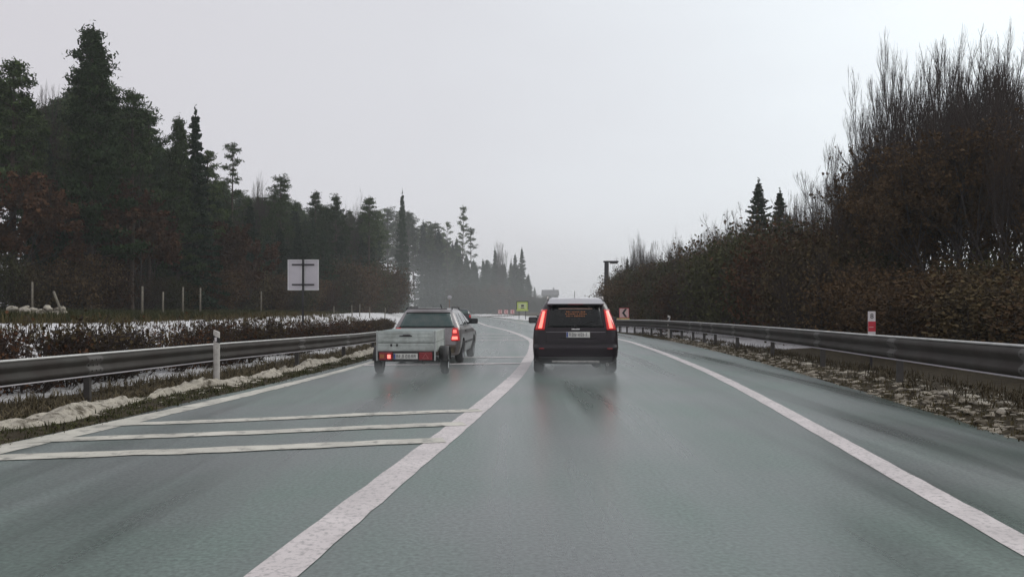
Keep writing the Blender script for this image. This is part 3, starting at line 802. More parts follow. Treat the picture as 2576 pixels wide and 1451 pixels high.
def top_to(u, v, Y):
    """tree whose tip shows at photo position (u, v) when it stands Y metres away"""
    x = (u-1288)/1950*Y; return x, Y, EYE+(778-v)/1950*Y-H(x, Y)+0.08

TONE = ['dark brown', 'light brown', 'reddish brown', 'nearly leafless', 'olive brown']
named = [ # u, v, Y, proto list, k, kind, label, width
 (35,160,49,PINES,0,'pine_tree','dark pine with a ragged top at the left border',20,1.25),
 (222,74,51,FULLPINE,0,'pine_tree','tallest pine of the left wood with a spiky broad pyramid crown',20,1.12),
 (330,235,54,PINES,0,'pine_tree','pine just right of the tallest pine',20,1.2),
 (372,285,58,PINES,3,'pine_tree','narrow dark pine filling the slope below the tallest pine',20,1.2),
 (445,300,60,FULLPINE,0,'pine_tree','broad green pine crown left of the thin spire',20,0.9),
 (492,286,61,SPRUCES,2,'spruce_tree','thin spire of a spruce right of the broad green pine',16,1.1),
 (520,385,63,PINES,3,'pine_tree','dark pine leaning out under the thin spire',20,1.1),
 (580,362,76,SPARSE,1,'pine_tree','open crowned pine with bare trunk standing free against the sky',22,0.9),
 (705,448,92,PINES,1,'pine_tree','flat topped pine in the dip of the skyline',20,1.0),
 (797,486,102,PINES,2,'pine_tree','small crowned pine leaning left in the skyline',20,0.9),
 (850,496,104,PINES,1,'pine_tree','pine with a flat double tuft in the skyline',20,0.9),
 (930,500,112,PINES,2,'pine_tree','wide flat pine crown above the trailer',20,1.1),
 (1012,488,158,SPRUCES,2,'spruce_tree','pointed spruce rising above the flat pines',16,0.7),
 (1160,520,214,SPARSE,0,'pine_tree','tall bent pine with few branches at the right end of the left wood',24,0.75),
 (1188,575,218,SPARSE,1,'pine_tree','slender pine with long side boughs right of the bent pine',22,0.9),
 (1128,560,222,SPARSE,1,'pine_tree','slender pine with open crown left of the bent pine',22,0.8),
 (1245,628,215,SPRUCES,2,'spruce_tree','small hazy spruce tip past the bent pine',16,1.0),
 (1262,606,212,BARE,2,'bare_tree','pale leafless tree between far spruces beyond the bend',13,0.8),
 (1296,640,215,SPRUCES,0,'spruce_tree','far spruce next to the last one before the open sky',16,0.9),
 (1313,625,210,SPRUCES,1,'spruce_tree','last tall spruce before the open sky gap',16,0.8),
 (1330,690,214,SPRUCES,1,'spruce_tree','low spruce on the falling end of the far wood',16,0.9),
 (1345,722,225,SPRUCES,0,'spruce_tree','lowest small spruce above the lime green sign',16,1.0),
]
taken = []
for (u,v,Y,pl,k,kind,lab,bh,wd) in named:
    x, y, hh = top_to(u, v, Y); taken.append((x, y))
    plant(kind, pl, k, x, y, hh, lab, 'tree', None, bh, wide=wd)
x, y, hh = top_to(118, 205, 60); plant('bare_tree', BARE, 2, x, y, hh, 'leafless tree in the gap left of the tallest pine', 'tree', None, 13, wide=0.8)
x, y, hh = top_to(650, 438, 92); plant('bare_tree', BARE, 0, x, y, hh, 'leafless pale tree between the open pine and the flat topped pine', 'tree', None, 13, wide=0.8)
x, y, hh = top_to(890, 492, 118); plant('bare_tree', BARE, 1, x, y, hh, 'leafless tree showing between flat pine tufts of the skyline', 'tree', None, 13, wide=0.8)

# skyline envelope (photo u -> v) that the mass of the left wood stays under
EU = [-400,-100,0,60,110,150,220,290,350,430,520,600,650,700,800,900,1000,1060,1100,1150,1200,1240,1300,1335,1352,1372]
EV = [120,150,180,230,270,230,150,215,290,350,410,470,475,480,505,515,520,535,560,600,640,655,655,700,735,765]
def too_close(x, y, dmin, lst):
    return any((x-a)**2+(y-b_)**2 < dmin*dmin for a, b_ in lst)
front = [(-60,30),(-42,38),(-33,46),(-28.5,55),(-27,66),(-26.5,80),(-24,95),(-22,108),(-21.5,121),(-22,135),(-24.5,150),(-29,165)]
fy = [p[1] for p in front]; fx = [p[0] for p in front]
cnt = 0
for row in range(6):
    for i_ in range(44):
        Y = 36+i_*2.9+random.uniform(-1,1)+row*1.2
        if row > 3 and Y < 62: continue
        if Y > 162: continue
        X = np.interp(Y, fy, fx)-2.5-row*4.2+random.uniform(-1.6,1.6)
        u = 1288+X/Y*1950
        if u < -250 or u > 1040: continue
        o_ = road_off(X, Y)
        if o_ > -10 or too_close(X, Y, 2.2, taken): continue
        v = np.interp(u, EU, EV)+10+random.uniform(0, 60)*(1 if row < 3 else 0.6)
        hh = EYE+(778-v)/1950*Y-H(X, Y)
        hh = min(hh, 24)
        if hh < 4: continue
        taken.append((X, Y)); cnt += 1
        r_ = random.random()
        if r_ < 0.20: plant('spruce_tree', SPRUCES, random.randrange(3), X, Y, hh*0.97, 'dark spruce in the %s of the left wood, %s' % (dist_word(row, 6), zone_left(X, Y)), 'tree', 'spruces inside the left wood', 16, wide=random.uniform(0.9,1.2))
        elif r_ < 0.27: plant('bare_tree', BARE, random.randrange(3), X, Y, hh*0.95, 'leafless tree in the %s of the left wood, %s' % (dist_word(row, 6), zone_left(X, Y)), 'tree', 'bare trees inside the left wood', 13, wide=0.8)
        else: plant('pine_tree', PINES, random.randrange(4), X, Y, hh, 'green pine in the %s of the left wood, %s' % (dist_word(row, 6), zone_left(X, Y)), 'tree', 'pines inside the left wood', 20, wide=random.uniform(0.85,1.15))
# brown young beeches along the wood's edge and dark brush at their feet
for i_ in range(34):
    Y = 37+i_*3.6+random.uniform(-0.8,0.8); X = np.interp(Y, fy, fx)+0.4+random.uniform(-0.6,1.0)
    u = 1288+X/Y*1950
    if road_off(X, Y) > -14: continue
    if u < 560:
        plant('beech_tree', BEECH, i_, X, Y, random.uniform(8.0,11.5)*(1 if u > 60 else 0.85), 'young brown leafed beech at the wood edge, %s' % zone_left(X, Y), 'tree', 'brown beeches along the left wood edge', 9, wide=1.05)
    else:
        plant('spruce_tree', SPRUCES, i_, X, Y, random.uniform(7.5,11.5), 'young dark spruce at the wood edge, %s' % zone_left(X, Y), 'tree', 'young spruces along the left wood edge', 16, wide=1.5)
for i_ in range(54):
    Y = 36+i_*2.45; X = np.interp(Y, fy, fx)+2.2+random.uniform(-0.7,0.7)
    if road_off(X, Y) > -12: continue
    plant('bush', BRUSH, i_, X, Y, random.uniform(2.6,4.6)*(1 if Y < 95 else 1.7), '%s bush at the left wood foot, %s' % (TONE[i_ % 5], zone_left(X, Y)), 'bush', 'bushes at the foot of the left wood', 5, ('stems','crown'), 1.0)
# far wood beyond the bend
for row in range(5):
    for i_ in range(26):
        u = 780+i_*22+random.uniform(-8,8); Y = 206+row*12+random.uniform(-4,4)+(u-925)*0.03
        if u > 1350: continue
        X = (u-1288)/1950*Y; o_ = road_off(X, Y)
        if o_ < 9 or too_close(X, Y, 2.0, taken): continue
        v = np.interp(u, EU, EV)+random.uniform(4, 45)*(1 if u<1200 else 0.5)
        hh = EYE+(778-v)/1950*Y-H(X, Y)
        if hh < 3: continue
        taken.append((X, Y))
        if u > 1130 and random.random() < 0.6 or random.random() < 0.3:
            plant('spruce_tree', SPRUCES, random.randrange(3), X, Y, hh, 'hazy spruce in the %s of the far wood, %s' % (dist_word(row, 5), zone_far(X, Y)), 'tree', 'spruces of the far wood', 16, wide=1.2)
        else:
            plant('pine_tree', PINES, random.randrange(4), X, Y, hh, 'hazy pine in the %s of the far wood, %s' % (dist_word(row, 5), zone_far(X, Y)), 'tree', 'pines of the far wood', 20, wide=1.2)
for i_ in range(30):
    u = 950+i_*14; Y = 200+random.uniform(-3,3)+(u-925)*0.02; X = (u-1288)/1950*Y
    if road_off(X, Y) < 8.5 or u > 1368: continue
    plant('bush', BRUSH, i_, X, Y, random.uniform(4.0,8.0)*(1 if u < 1280 else 0.6), 'hazy %s bush under the far wood, %s' % (TONE[i_ % 5], zone_far(X, Y)), 'bush', 'bushes of the far wood', 5, ('stems','crown'), 1.1)

# right side
rn = [
 (1578,650,140,SPRUCES,2,'spruce_tree','hazy spruce tip right beside the dark mast',16,1.0),
 (1608,585,132,BARE,0,'bare_tree','hazy slim bare tree standing right of the dark mast',13,0.5),
 (1700,583,112,BARE,1,'bare_tree','hazy round bare tree in the right skyline',13,0.8),
 (1760,572,102,BARE,0,'bare_tree','rounded bare tree left of the leafy dark tree',13,0.8),
 (1850,530,72,OAKS,0,'oak_tree','low dark leafy tree left of the two spruce tips',12,0.9),
 (1908,458,66,SPRUCES,1,'spruce_tree','taller of the two spruce tips in the right skyline',16,1.25),
 (1962,482,67,SPRUCES,0,'spruce_tree','shorter of the two spruce tips in the right skyline',16,1.25),
 (1838,528,62,OAKS,1,'oak_tree','leafy brown tree whose twigs stick out left of the spruce tips',12,1.0),
 (1880,520,60,OAKS,2,'oak_tree','brown tree directly left of the taller spruce tip',12,1.0),
 (1935,505,60,OAKS,0,'oak_tree','brown tree between the two spruce tips',12,0.9),
 (1990,500,58,BARE,1,'bare_tree','bare tree directly right of the shorter spruce tip',13,1.1),
 (2045,505,56,OAKS,1,'oak_tree','brown tree below the fine twigged bare tree',12,1.0),
 (2095,450,52,BARE,2,'bare_tree','bare tree where the right skyline starts to climb',13,1.1),
 (2140,430,47,OAKS,2,'oak_tree','brown tree where the right skyline climbs steeply',12,0.9),
 (2015,475,62,BARE,2,'bare_tree','fine twigged bare tree right of the two spruce tips',13,0.9),
 (2065,470,58,BARE,1,'bare_tree','bare tree at the foot of the rising right skyline',13,0.8),
 (2120,345,50,BARE,0,'bare_tree','bare tree whose twigs fan out left of the big tree group',13,1.15),
 (2175,335,46,BARE,1,'bare_tree','bare tree half covered by the big tree group',13,1.1),
 (2290,85,37,BARE,0,'bare_tree','highest bare tree of the right group, at its left end',13,0.75),
 (2400,85,35,BARE,1,'bare_tree','high bare tree in the middle of the right group',13,1.1),
 (2480,100,35,BARE,2,'bare_tree','many stemmed bare tree in the right group',13,1.1),
 (2570,100,34,BARE,0,'bare_tree','high bare tree at the right border',13,1.1),
 (2330,190,30,OAKS,0,'oak_tree','oak with dry brown leaves below the highest bare tree',12,0.9),
 (2440,200,28,OAKS,1,'oak_tree','oak with dry brown leaves in the middle of the right group',12,0.95),
 (2545,150,27,OAKS,2,'oak_tree','large leafy brown oak at the right border',12,1.0),
 (2255,330,33,OAKS,2,'oak_tree','lower oak with brown leaves at the left end of the right group',12,0.9),
 (2232,165,38,BARE,2,'bare_tree','bare tree forming the steep left edge of the big right group',13,0.9),
 (2345,110,36,BARE,2,'bare_tree','many stemmed bare tree between the two high bare trees',13,1.0),
 (2440,95,37,BARE,0,'bare_tree','bare tree right behind the middle brown oak',13,1.0),
 (2225,290,36,OAKS,0,'oak_tree','brown oak at the steep left edge of the big right group',12,0.9),
 (2375,215,29,OAKS,2,'oak_tree','dense brown leafed oak between the two high bare trees',12,1.0),
 (2500,190,31,OAKS,0,'oak_tree','brown leafed oak second from the right border',12,1.0),
 (2610,180,26,OAKS,1,'oak_tree','brown oak cut off by the right border',12,1.1),
 (2290,260,34,OAKS,1,'oak_tree','brown oak under the left edge of the highest bare tree',12,1.0),
 (2190,450,38,OAKS,1,'oak_tree','thin oak with brown leaves beside the rising bare trees',12,0.9),
]
for (u,v,Y,pl,k,kind,lab,bh,wd) in rn:
    x, y, hh = top_to(u, v, Y); taken.append((x, y))
    plant(kind, pl, k, x, y, hh, lab, 'tree', None, bh, wide=wd)
RU = [1530,1560,1650,1750,1830,1900,2000,2080,2150,2200,2260,2400,2576,3200]
RV = [650,640,600,585,565,510,500,460,390,300,200,160,150,110]
for row in range(3):
    for i_ in range(30):
        Y = 20+i_*4.6+random.uniform(-1,1)+row*1.5; s = S_OF(min(Y, 200)); p = off(s, 14.5+row*3.6+random.uniform(-1,1))
        X, Yv = p
        u = 1288+X/Yv*1950
        if row > 1 and u > 2080: continue
        if u < 1545 or u > 2950 or too_close(X, Yv, 2.0, taken) or Yv < 15: continue
        v = np.interp(u, RU, RV)+random.uniform(0, 55)
        hh = EYE+(778-v)/1950*Yv-H(X, Yv)
        if hh < 3: continue
        hh = min(hh, 17)
        taken.append((X, Yv)); r_ = random.random()
        if Yv > 75:
            plant('bare_tree', BARE, random.randrange(3), X, Yv, hh, 'hazy bare tree in the %s on the right, %s' % (dist_word(row, 3), zone_right(X, Yv)), 'tree', 'bare trees of the far right row', 13, wide=0.9)
        elif r_ < 0.45:
            plant('bare_tree', BARE, random.randrange(3), X, Yv, hh, 'bare tree in the %s of the right belt, %s' % (dist_word(row, 3), zone_right(X, Yv)), 'tree', 'bare trees of the right belt', 13, wide=0.85)
        elif r_ < 0.9:
            plant('oak_tree', OAKS, random.randrange(3), X, Yv, hh*0.85, 'brown oak in the %s of the right belt, %s' % (dist_word(row, 3), zone_right(X, Yv)), 'tree', 'oaks of the right belt', 12, wide=0.95)
        else:
            plant('spruce_tree', SPRUCES, random.randrange(3), X, Yv, hh*0.8, 'dark spruce in the %s of the right belt, %s' % (dist_word(row, 3), zone_right(X, Yv)), 'tree', 'spruces of the right belt', 16, wide=1.2)
RBU = [1540,1600,1700,1800,1900,2000,2080,2150,2300,3000]
RBV = [685,675,645,610,572,560,575,610,630,625]
for row in range(3):
    for i_ in range(44):
        Y = 13+i_*2.9+random.uniform(-0.7,0.7); s = S_OF(Y); p = off(s, 11.6+row*2.4+random.uniform(-0.5,0.5)); X, Yv = p
        u = 1288+X/Yv*1950
        if u < 1560 or u > 3000 or Yv < 9: continue
        v = np.interp(u, RBU, RBV)+random.uniform(-8, 30)+(2-row)*14
        hh = min(8, EYE+(778-v)/1950*Yv-H(X, Yv))
        if hh < 1.4: hh = 1.8
        kb = random.randrange(5); plant('bush', BRUSH, kb, X, Yv, hh, '%s bush in the %s, %s' % (TONE[kb], dist_word(row, 3), zone_right(X, Yv)), 'bush', 'bushes behind the right guardrail', 5, ('stems','crown'), max(1.0, 3.2/hh))

# hedge behind the left guardrail
for i_ in range(42):
    Y = 8.5+i_*1.25; s = S_OF(Y); p = off(s, -8.15+random.uniform(-0.12,0.12)); X, Yv = p
    z0 = H(X, Yv); top = np.interp(Yv, [8,15,25,45,60], [1.38,1.32,1.20,0.96,0.82])
    kb = random.randrange(3); uu = 1288+X/Yv*1950
    wz = 'left of the white road post' if uu < 520 else ('between white road post and grey sign' if uu < 740 else ('below the grey sign' if uu < 830 else 'between the grey sign and the trailer'))
    plant('hedge_shrub', HEDGE, kb, X, Yv, (top-z0)*random.uniform(0.92,1.05), '%s hedge shrub behind the guardrail, %s' % (['reddish twigged', 'thin dark', 'dense dark'][kb], wz), 'shrub', 'shrubs of the left hedge', 1.15, ('stems','crown'))

# ------------------------------------------------------------------ street furniture
def delineator(x, y, h, w, label, band=0.80, group=None):
    z0 = H(x, y)-0.05
    root = empty('delineator_post', (x, y, z0)); tag(root, label, 'road post', group)
    a = Acc(); n = 10
    sec = [(w/2*math.cos(t_)*1.0, 0.035*math.sin(t_)) for t_ in np.linspace(0, 2*math.pi, n, endpoint=False)]
    lv = [(0,1),(h*0.97,1),(h,0.9)]
    V = []
    for k, (z_, s_) in enumerate(lv):
        for (px, py) in sec: V.append((px*s_, py*s_, z_-(px*0.35 if k == 2 else 0)))
    F = [(r*n+q_, r*n+(q_+1)%n, (r+1)*n+(q_+1)%n, (r+1)*n+q_) for r in range(2) for q_ in range(n)]+[tuple(range(2*n, 3*n))]
    a.add(V, F, 0); a.build('post_body', M['white_post'], root)
    a = Acc(); V = []
    for k, z_ in enumerate((h*band, h*(band+0.10))):
        for (px, py) in sec: V.append((px*1.05, py*1.12, z_-px*0.5))
    a.add(V, [(q_, (q_+1)%n, n+(q_+1)%n, n+q_) for q_ in range(n)], 0); a.build('black_band', M['black'], root)
    a = Acc(); a.box(-w*0.16, w*0.16, -0.047, -0.040, h*(band+0.01), h*(band+0.085)); a.build('reflector', M['white_film'], root)
    return root
delineator(-5.66, 14.85, 1.03, 0.125, 'white road post with black band in front of the left guardrail')
delineator((821-1288)/1950*30, 30, 1.0, 0.10, 'thin white road post half hidden behind the left hedge')
delineator((1683-1288)/1950*37, 37, 1.12, 0.13, 'small white road post behind the curve of the right guardrail')

# red and white kilometre marker behind the right rail
xk, yk = (2193-1288)/1950*16.2, 16.2
root = empty('kilometre_marker', (xk, yk, H(xk, yk)-0.05)); tag(root, 'narrow white marker plate with red band behind the right guardrail', 'marker')
zt = EYE-(783-778)/1950*16.2-(H(xk, yk)-0.05)
a = Acc(); a.box(-0.022, 0.022, 0.012, 0.05, 0, zt-0.02); a.build('post', M['dark_steel'], root)
a = Acc(); a.box(-0.078, 0.078, -0.004, 0.010, zt-0.62, zt, bev=0.003); a.build('plate', M['white_film'], root)
a = Acc(); a.box(-0.0785, 0.0785, -0.007, -0.005, zt-0.42, zt-0.21); a.build('red_band', M['red_paint'], root)
a = Acc(); a.box(-0.055, 0.03, -0.010, -0.008, zt-0.335, zt-0.322); a.build('band_stripe', M['pink_film'], root)
def text_obj(s, size, mt, parent, loc, name, rx=90):
    cu = bpy.data.curves.new('txt', 'FONT'); cu.body = s; cu.size = size; cu.align_x = 'CENTER'; cu.align_y = 'CENTER'; cu.extrude = 0.001
    o = bpy.data.objects.new('tmp', cu); COL.objects.link(o)
    dg = bpy.context.evaluated_depsgraph_get(); me = bpy.data.meshes.new_from_object(o.evaluated_get(dg))
    bpy.data.objects.remove(o); me.materials.clear(); me.materials.append(mt)
    r = link(name, me, parent, loc); r.rotation_euler = (math.radians(rx), 0, 0); return r
text_obj('8', 0.15, M['black'], root, (0.0, -0.008, zt-0.105), 'digit')

# back of a two panel road sign left of the road
xs_, ys_ = (763-1288)/1950*30.5, 30.5
k = 30.5/1950
root = empty('road_sign', (xs_, ys_, H(xs_, ys_)-0.1)); tag(root, 'square grey road sign seen from behind on a dark post', 'road sign')
zb = EYE+48*k-(H(xs_, ys_)-0.1); zt = EYE+125*k-(H(xs_, ys_)-0.1); hw = 39*k
a = Acc(); a.tube([(0,-0.06,0),(0,-0.06,zt+0.02)], 0.042, 12, cap=True); a.build('post', M['dark_steel'], root)
for sgn in (-1, 1):
    a = Acc(); x0, x1 = (-hw, -0.045) if sgn < 0 else (0.045, hw)
    a.box(x0, x1, 0.0, 0.012, zb, zt, bev=0.004); p = a.build('sign_panel', M['alu'], root)
    a = Acc(); e_ = 0.035
    a.box(x0, x1, -0.022, -0.001, zt-e_, zt); a.box(x0, x1, -0.022, -0.001, zb, zb+e_)
    a.box(x0, x0+e_, -0.0205, -0.001, zb+e_, zt-e_); a.box(x1-e_, x1, -0.0205, -0.001, zb+e_, zt-e_)
    a.build('rim', M['alu_edge'], p)
for zz_ in (zb+0.22, zt-0.20):
    a = Acc(); a.box(-hw*0.72, hw*0.72, -0.050, -0.023, zz_-0.028, zz_+0.028, bev=0.004)
    a.box(-0.07, 0.07, -0.115, -0.050, zz_-0.03, zz_+0.03, bev=0.004); a.build('bracket', M['dark_steel'], root)

# wildlife fence posts on the bank
fp = [(81,709,748,0,40),(160,728,790,0.38,33),(358,720,785,0,39),(410,734,768,0,43),(460,722,770,0,45),(504,724,770,0,47),(657,733,774,0,55),(840,770,800,0,62),(886,768,800,0.05,66),(905,765,800,0,68),(930,772,802,0,72),(968,774,804,-0.04,78)]
labs = ['pale fence post standing alone above the snow at the far left', 'leaning pale stake in front of the brown beeches', 'tallest pale fence post on the left bank', 'faint brownish fence post right of the tallest one',
        'greyish fence post in the middle of the row on the left bank', 'fence post with a light edge left of the reddish bush', 'fence post nearest to the grey sign on its left', 'first faint stake right of the grey sign', 'leaning faint stake right of the grey sign',
        'faint upright stake in the middle of the group right of the sign', 'short faint stake in the group right of the sign', 'last faint stake before the silver car']
for (u,vt,vb,ln,Y), lb in zip(fp, labs):
    X = (u-1288)/1950*Y; z0 = H(X, Y)
    ht = max(0.6, EYE+(778-vt)/1950*Y-z0)
    root = Acc(); root.tube([(0,0,-0.2),(0,0,ht*0.5),(0.01,0,ht)], [0.055,0.05,0.045], 7, cap=True)
    o = root.build('fence_post', M['old_wood'], None, (X, Y, z0)); tag(o, lb, 'post', 'fence posts on the left bank')
    if ln: o.rotation_euler[1] = -ln

# tall dark mast with an arm, right of the dark car
xm, ym = (1526-1288)/1950*82, 82
root = empty('lighting_mast', (xm, ym, H(xm, ym)-0.1)); tag(root, 'tall dark mast with a short flat arm behind the dark car', 'mast')
zt = EYE+(778-660)/1950*82-(H(xm, ym)-0.1)
a = Acc(); a.tube([(0,0,0),(0,0,zt*0.5),(0,0,zt)], [0.30,0.27,0.24], 12, cap=True); a.build('pole', M['mast'], root)
a = Acc(); a.box(-0.35, 1.25, -0.14, 0.14, zt, zt+0.16, bev=0.03); a.build('arm', M['mast'], root)
a = Acc(); a.box(0.35, 1.15, -0.2, 0.2, zt-0.13, zt-0.002, bev=0.03); a.build('lamp_head', M['dark_steel'], root)
a = Acc(); a.box(-0.06,0.30,-0.32,-0.19, zt*0.62, zt*0.72, bev=0.02); a.build('control_box', M['dark_steel'], root)

# direction board with yellow lamp plate
def chevron_board(x, y, zc, s, label, flip=1, group=None, poleh=True, yellow=False):
    z0 = H(x, y)-0.1; root = empty('chevron_sign', (x, y, z0)); tag(root, label, 'road sign', group)
    zc -= z0
    a = Acc()
    for xx in (-s*0.3, s*0.3): a.tube([(xx,0.03,0),(xx,0.03,zc+s*0.4)], 0.025, 8, cap=True)
    a.build('post', M['dark_steel'], root)
    a = Acc(); a.box(-s/2, s/2, -0.008, 0.008, zc-s/2, zc+s/2, bev=0.004); pl = a.build('board', M['pink_film'], root)
    a = Acc(); w_ = s*0.5; y0 = -0.011
    for k in range(1):
        cx = -flip*s*0.22
        V = [(cx, y0, 0), (cx+flip*s*0.30, y0, s*0.42), (cx+flip*s*0.52, y0, s*0.42), (cx+flip*s*0.24, y0, 0), (cx+flip*s*0.52, y0, -s*0.42), (cx+flip*s*0.30, y0, -s*0.42)]
        V = [(vx, vy, zc+vz) for vx, vy, vz in V]
        a.add(V, [(0,1,2,3),(0,3,4,5)] if flip > 0 else [(3,2,1,0),(5,4,3,0)], 0)
    a.build('arrow', M['black'] if yellow else M['red_paint'], root)
    a = Acc(); e_ = s*0.05
    for (x0,x1,z0_,z1_) in ((-s/2,s/2,s/2-e_,s/2),(-s/2,s/2,-s/2,-s/2+e_),(-s/2,-s/2+e_,-s/2+e_,s/2-e_),(s/2-e_,s/2,-s/2+e_,s/2-e_)):
        a.box(x0, x1, -0.014, -0.009, zc+z0_, zc+z1_)
    a.build('border', M['red_paint'], root)
    if yellow:
        a = Acc(); a.box(-s*0.75, s*0.55, -0.006, 0.010, zc-s*0.88, zc-s*0.53, bev=0.004); a.build('yellow_plate', M['yellow'], root)
        a = Acc(); a.box(-s*0.55, -s*0.35, -0.011, -0.008, zc-s*0.78, zc-s*0.62); a.box(-s*0.1, s*0.15, -0.011, -0.008, zc-s*0.75, zc-s*0.70); a.build('plate_marks', M['orange'], root)
    return root
chevron_board((1570-1288)/1950*52, 52, EYE-9/1950*52, 0.66, 'small arrow board with yellow plate beyond the right guardrail', 1, None, yellow=True)
for n_, (u, lb) in enumerate([(1258,'left one of the red and white bend boards far ahead'),(1273,'middle one of the red and white bend boards far ahead'),(1289,'right one of the red and white bend boards far ahead')]):
    chevron_board((u-1288)/1950*150, 150, EYE-6/1950*150, 0.78, lb, 1, 'red and white boards in the bend')
# fluorescent sign
xf, yf = (1314-1288)/1950*118, 118; k = 118/1950
root = empty('warning_sign', (xf, yf, H(xf, yf)-0.1)); zc = EYE+8*k-(H(xf, yf)-0.1); tag(root, 'square lime green sign with a dark emblem beside the far bend', 'road sign')
a = Acc(); a.tube([(-0.5,0.04,0),(-0.5,0.04,zc+0.5)], 0.05, 8, cap=True); a.tube([(0.5,0.04,0),(0.5,0.04,zc+0.5)], 0.05, 8, cap=True); a.build('post', M['dark_steel'], root)
a = Acc(); a.box(-15*k, 15*k, -0.01, 0.01, zc-12*k, zc+12*k, bev=0.008); a.build('board', M['lime'], root)
a = Acc(); a.box(-15*k, 15*k, -0.03, -0.012, zc+10.5*k, zc+12.6*k); a.box(-15*k,-13.4*k,-0.03,-0.012,zc-9*k,zc+10.4*k); a.box(13.4*k,15*k,-0.03,-0.012,zc-9*k,zc+10.4*k); a.build('dark_frame', M['needle'], root)
a = Acc(); a.box(-10*k, 10*k, -0.02, -0.011, zc-6*k, zc+7*k); a.build('pale_field', mat('pale_lime', (0.62,0.68,0.38), 0.5), root)
a = Acc(); a.box(-3*k, 4*k, -0.03, -0.021, zc-1.5*k, zc+3.5*k, bev=0.02); a.box(-4*k, 5*k, -0.03, -0.021, zc-6.0*k, zc-4*k); a.build('emblem', M['black'], root)
# round-headed thin post far beyond the silver car
xq, yq = (1131-1288)/1950*72, 95; xq = (1131-1288)/1950*95
root = empty('marker_post', (xq, yq, H(xq, yq)-0.1)); tag(root, 'thin reddish post with a pale round head far behind the silver car', 'marker')
zt = EYE+(778-748)/1950*95-(H(xq, yq)-0.1)
a = Acc(); a.tube([(0,0,0),(0,0,zt)], 0.05, 8, cap=True); a.build('pole', mat('faded_red', (0.25,0.15,0.12), 0.6), root)
a = Acc(); a.lathe([(-0.02,0.0),(-0.02,0.26),(0.02,0.26),(0.02,0.0)], 'y', (0,-0.03,zt), 20); a.build('head', M['alu'], root)

# distant house
xh, yh = (1384-1288)/1950*330, 330; k = 330/1950
root = empty('house', (xh, yh, 0)); tag(root, 'pale hazy house with dark roof far down the road', 'house')
zg = H(xh, yh); zt = EYE+50*k
a = Acc(); hw = 19*k; zw = zt-2.6
a.box(-hw, hw, -4, 4, zg-1, zw); a.build('wall', M['house_wall'], root)
a = Acc(); ov = 0.4
V = [(-hw-ov,-4-ov,zw-0.1),(hw+ov,-4-ov,zw-0.1),(hw+ov,0,zt-0.4),(-hw-ov,0,zt-0.4),(hw+ov,4+ov,zw-0.1),(-hw-ov,4+ov,zw-0.1)]
V2 = [(x_,y_,z_+0.25) for x_,y_,z_ in V]
a.add(V+V2, [(0,3,2,1),(3,5,4,2),(6,7,8,9),(9,8,10,11),(0,1,7,6),(1,2,8,7),(2,4,10,8),(4,5,11,10),(5,3,9,11),(3,0,6,9)], 0)
rf = a.build('roof', M['house_roof'], root)
a = Acc(); a.box(hw*0.35, hw*0.55, -0.4, 0.4, zt-0.8, zt+0.7); a.build('chimney', M['house_wall'], rf)
a = Acc(); a.add([(-hw,-4,zw),(-hw,4,zw),(-hw,0,zt-0.5)], [(0,1,2)], 0); a.add([(hw,-4,zw),(hw,4,zw),(hw,0,zt-0.5)], [(0,2,1)], 0); a.build('gable', M['house_wall'], root)
for wx in (-hw*0.6, 0, hw*0.6):
    a = Acc(); a.box(wx-0.5, wx+0.5, -4.04, -3.9, zw-1.9, zw-0.6); a.build('window', M['glass_dark'], root)

# snow covered heap at the far left behind the hedge
pts = []
rs = np.random.RandomState(77)
for _ in range(90):
    u = rs.uniform(30, 160); Y = rs.uniform(33, 36); X = (u-1288)/1950*Y; pts.append((X, Y, H(X, Y)+rs.uniform(0.0, 0.45)*abs(math.sin(u*0.07))))
lumps('snow_heap', pts, 0.05, 0.16, M['ridge_snow'], 'heap of snow covered clods above the hedge at the left border', 10, 0.8)

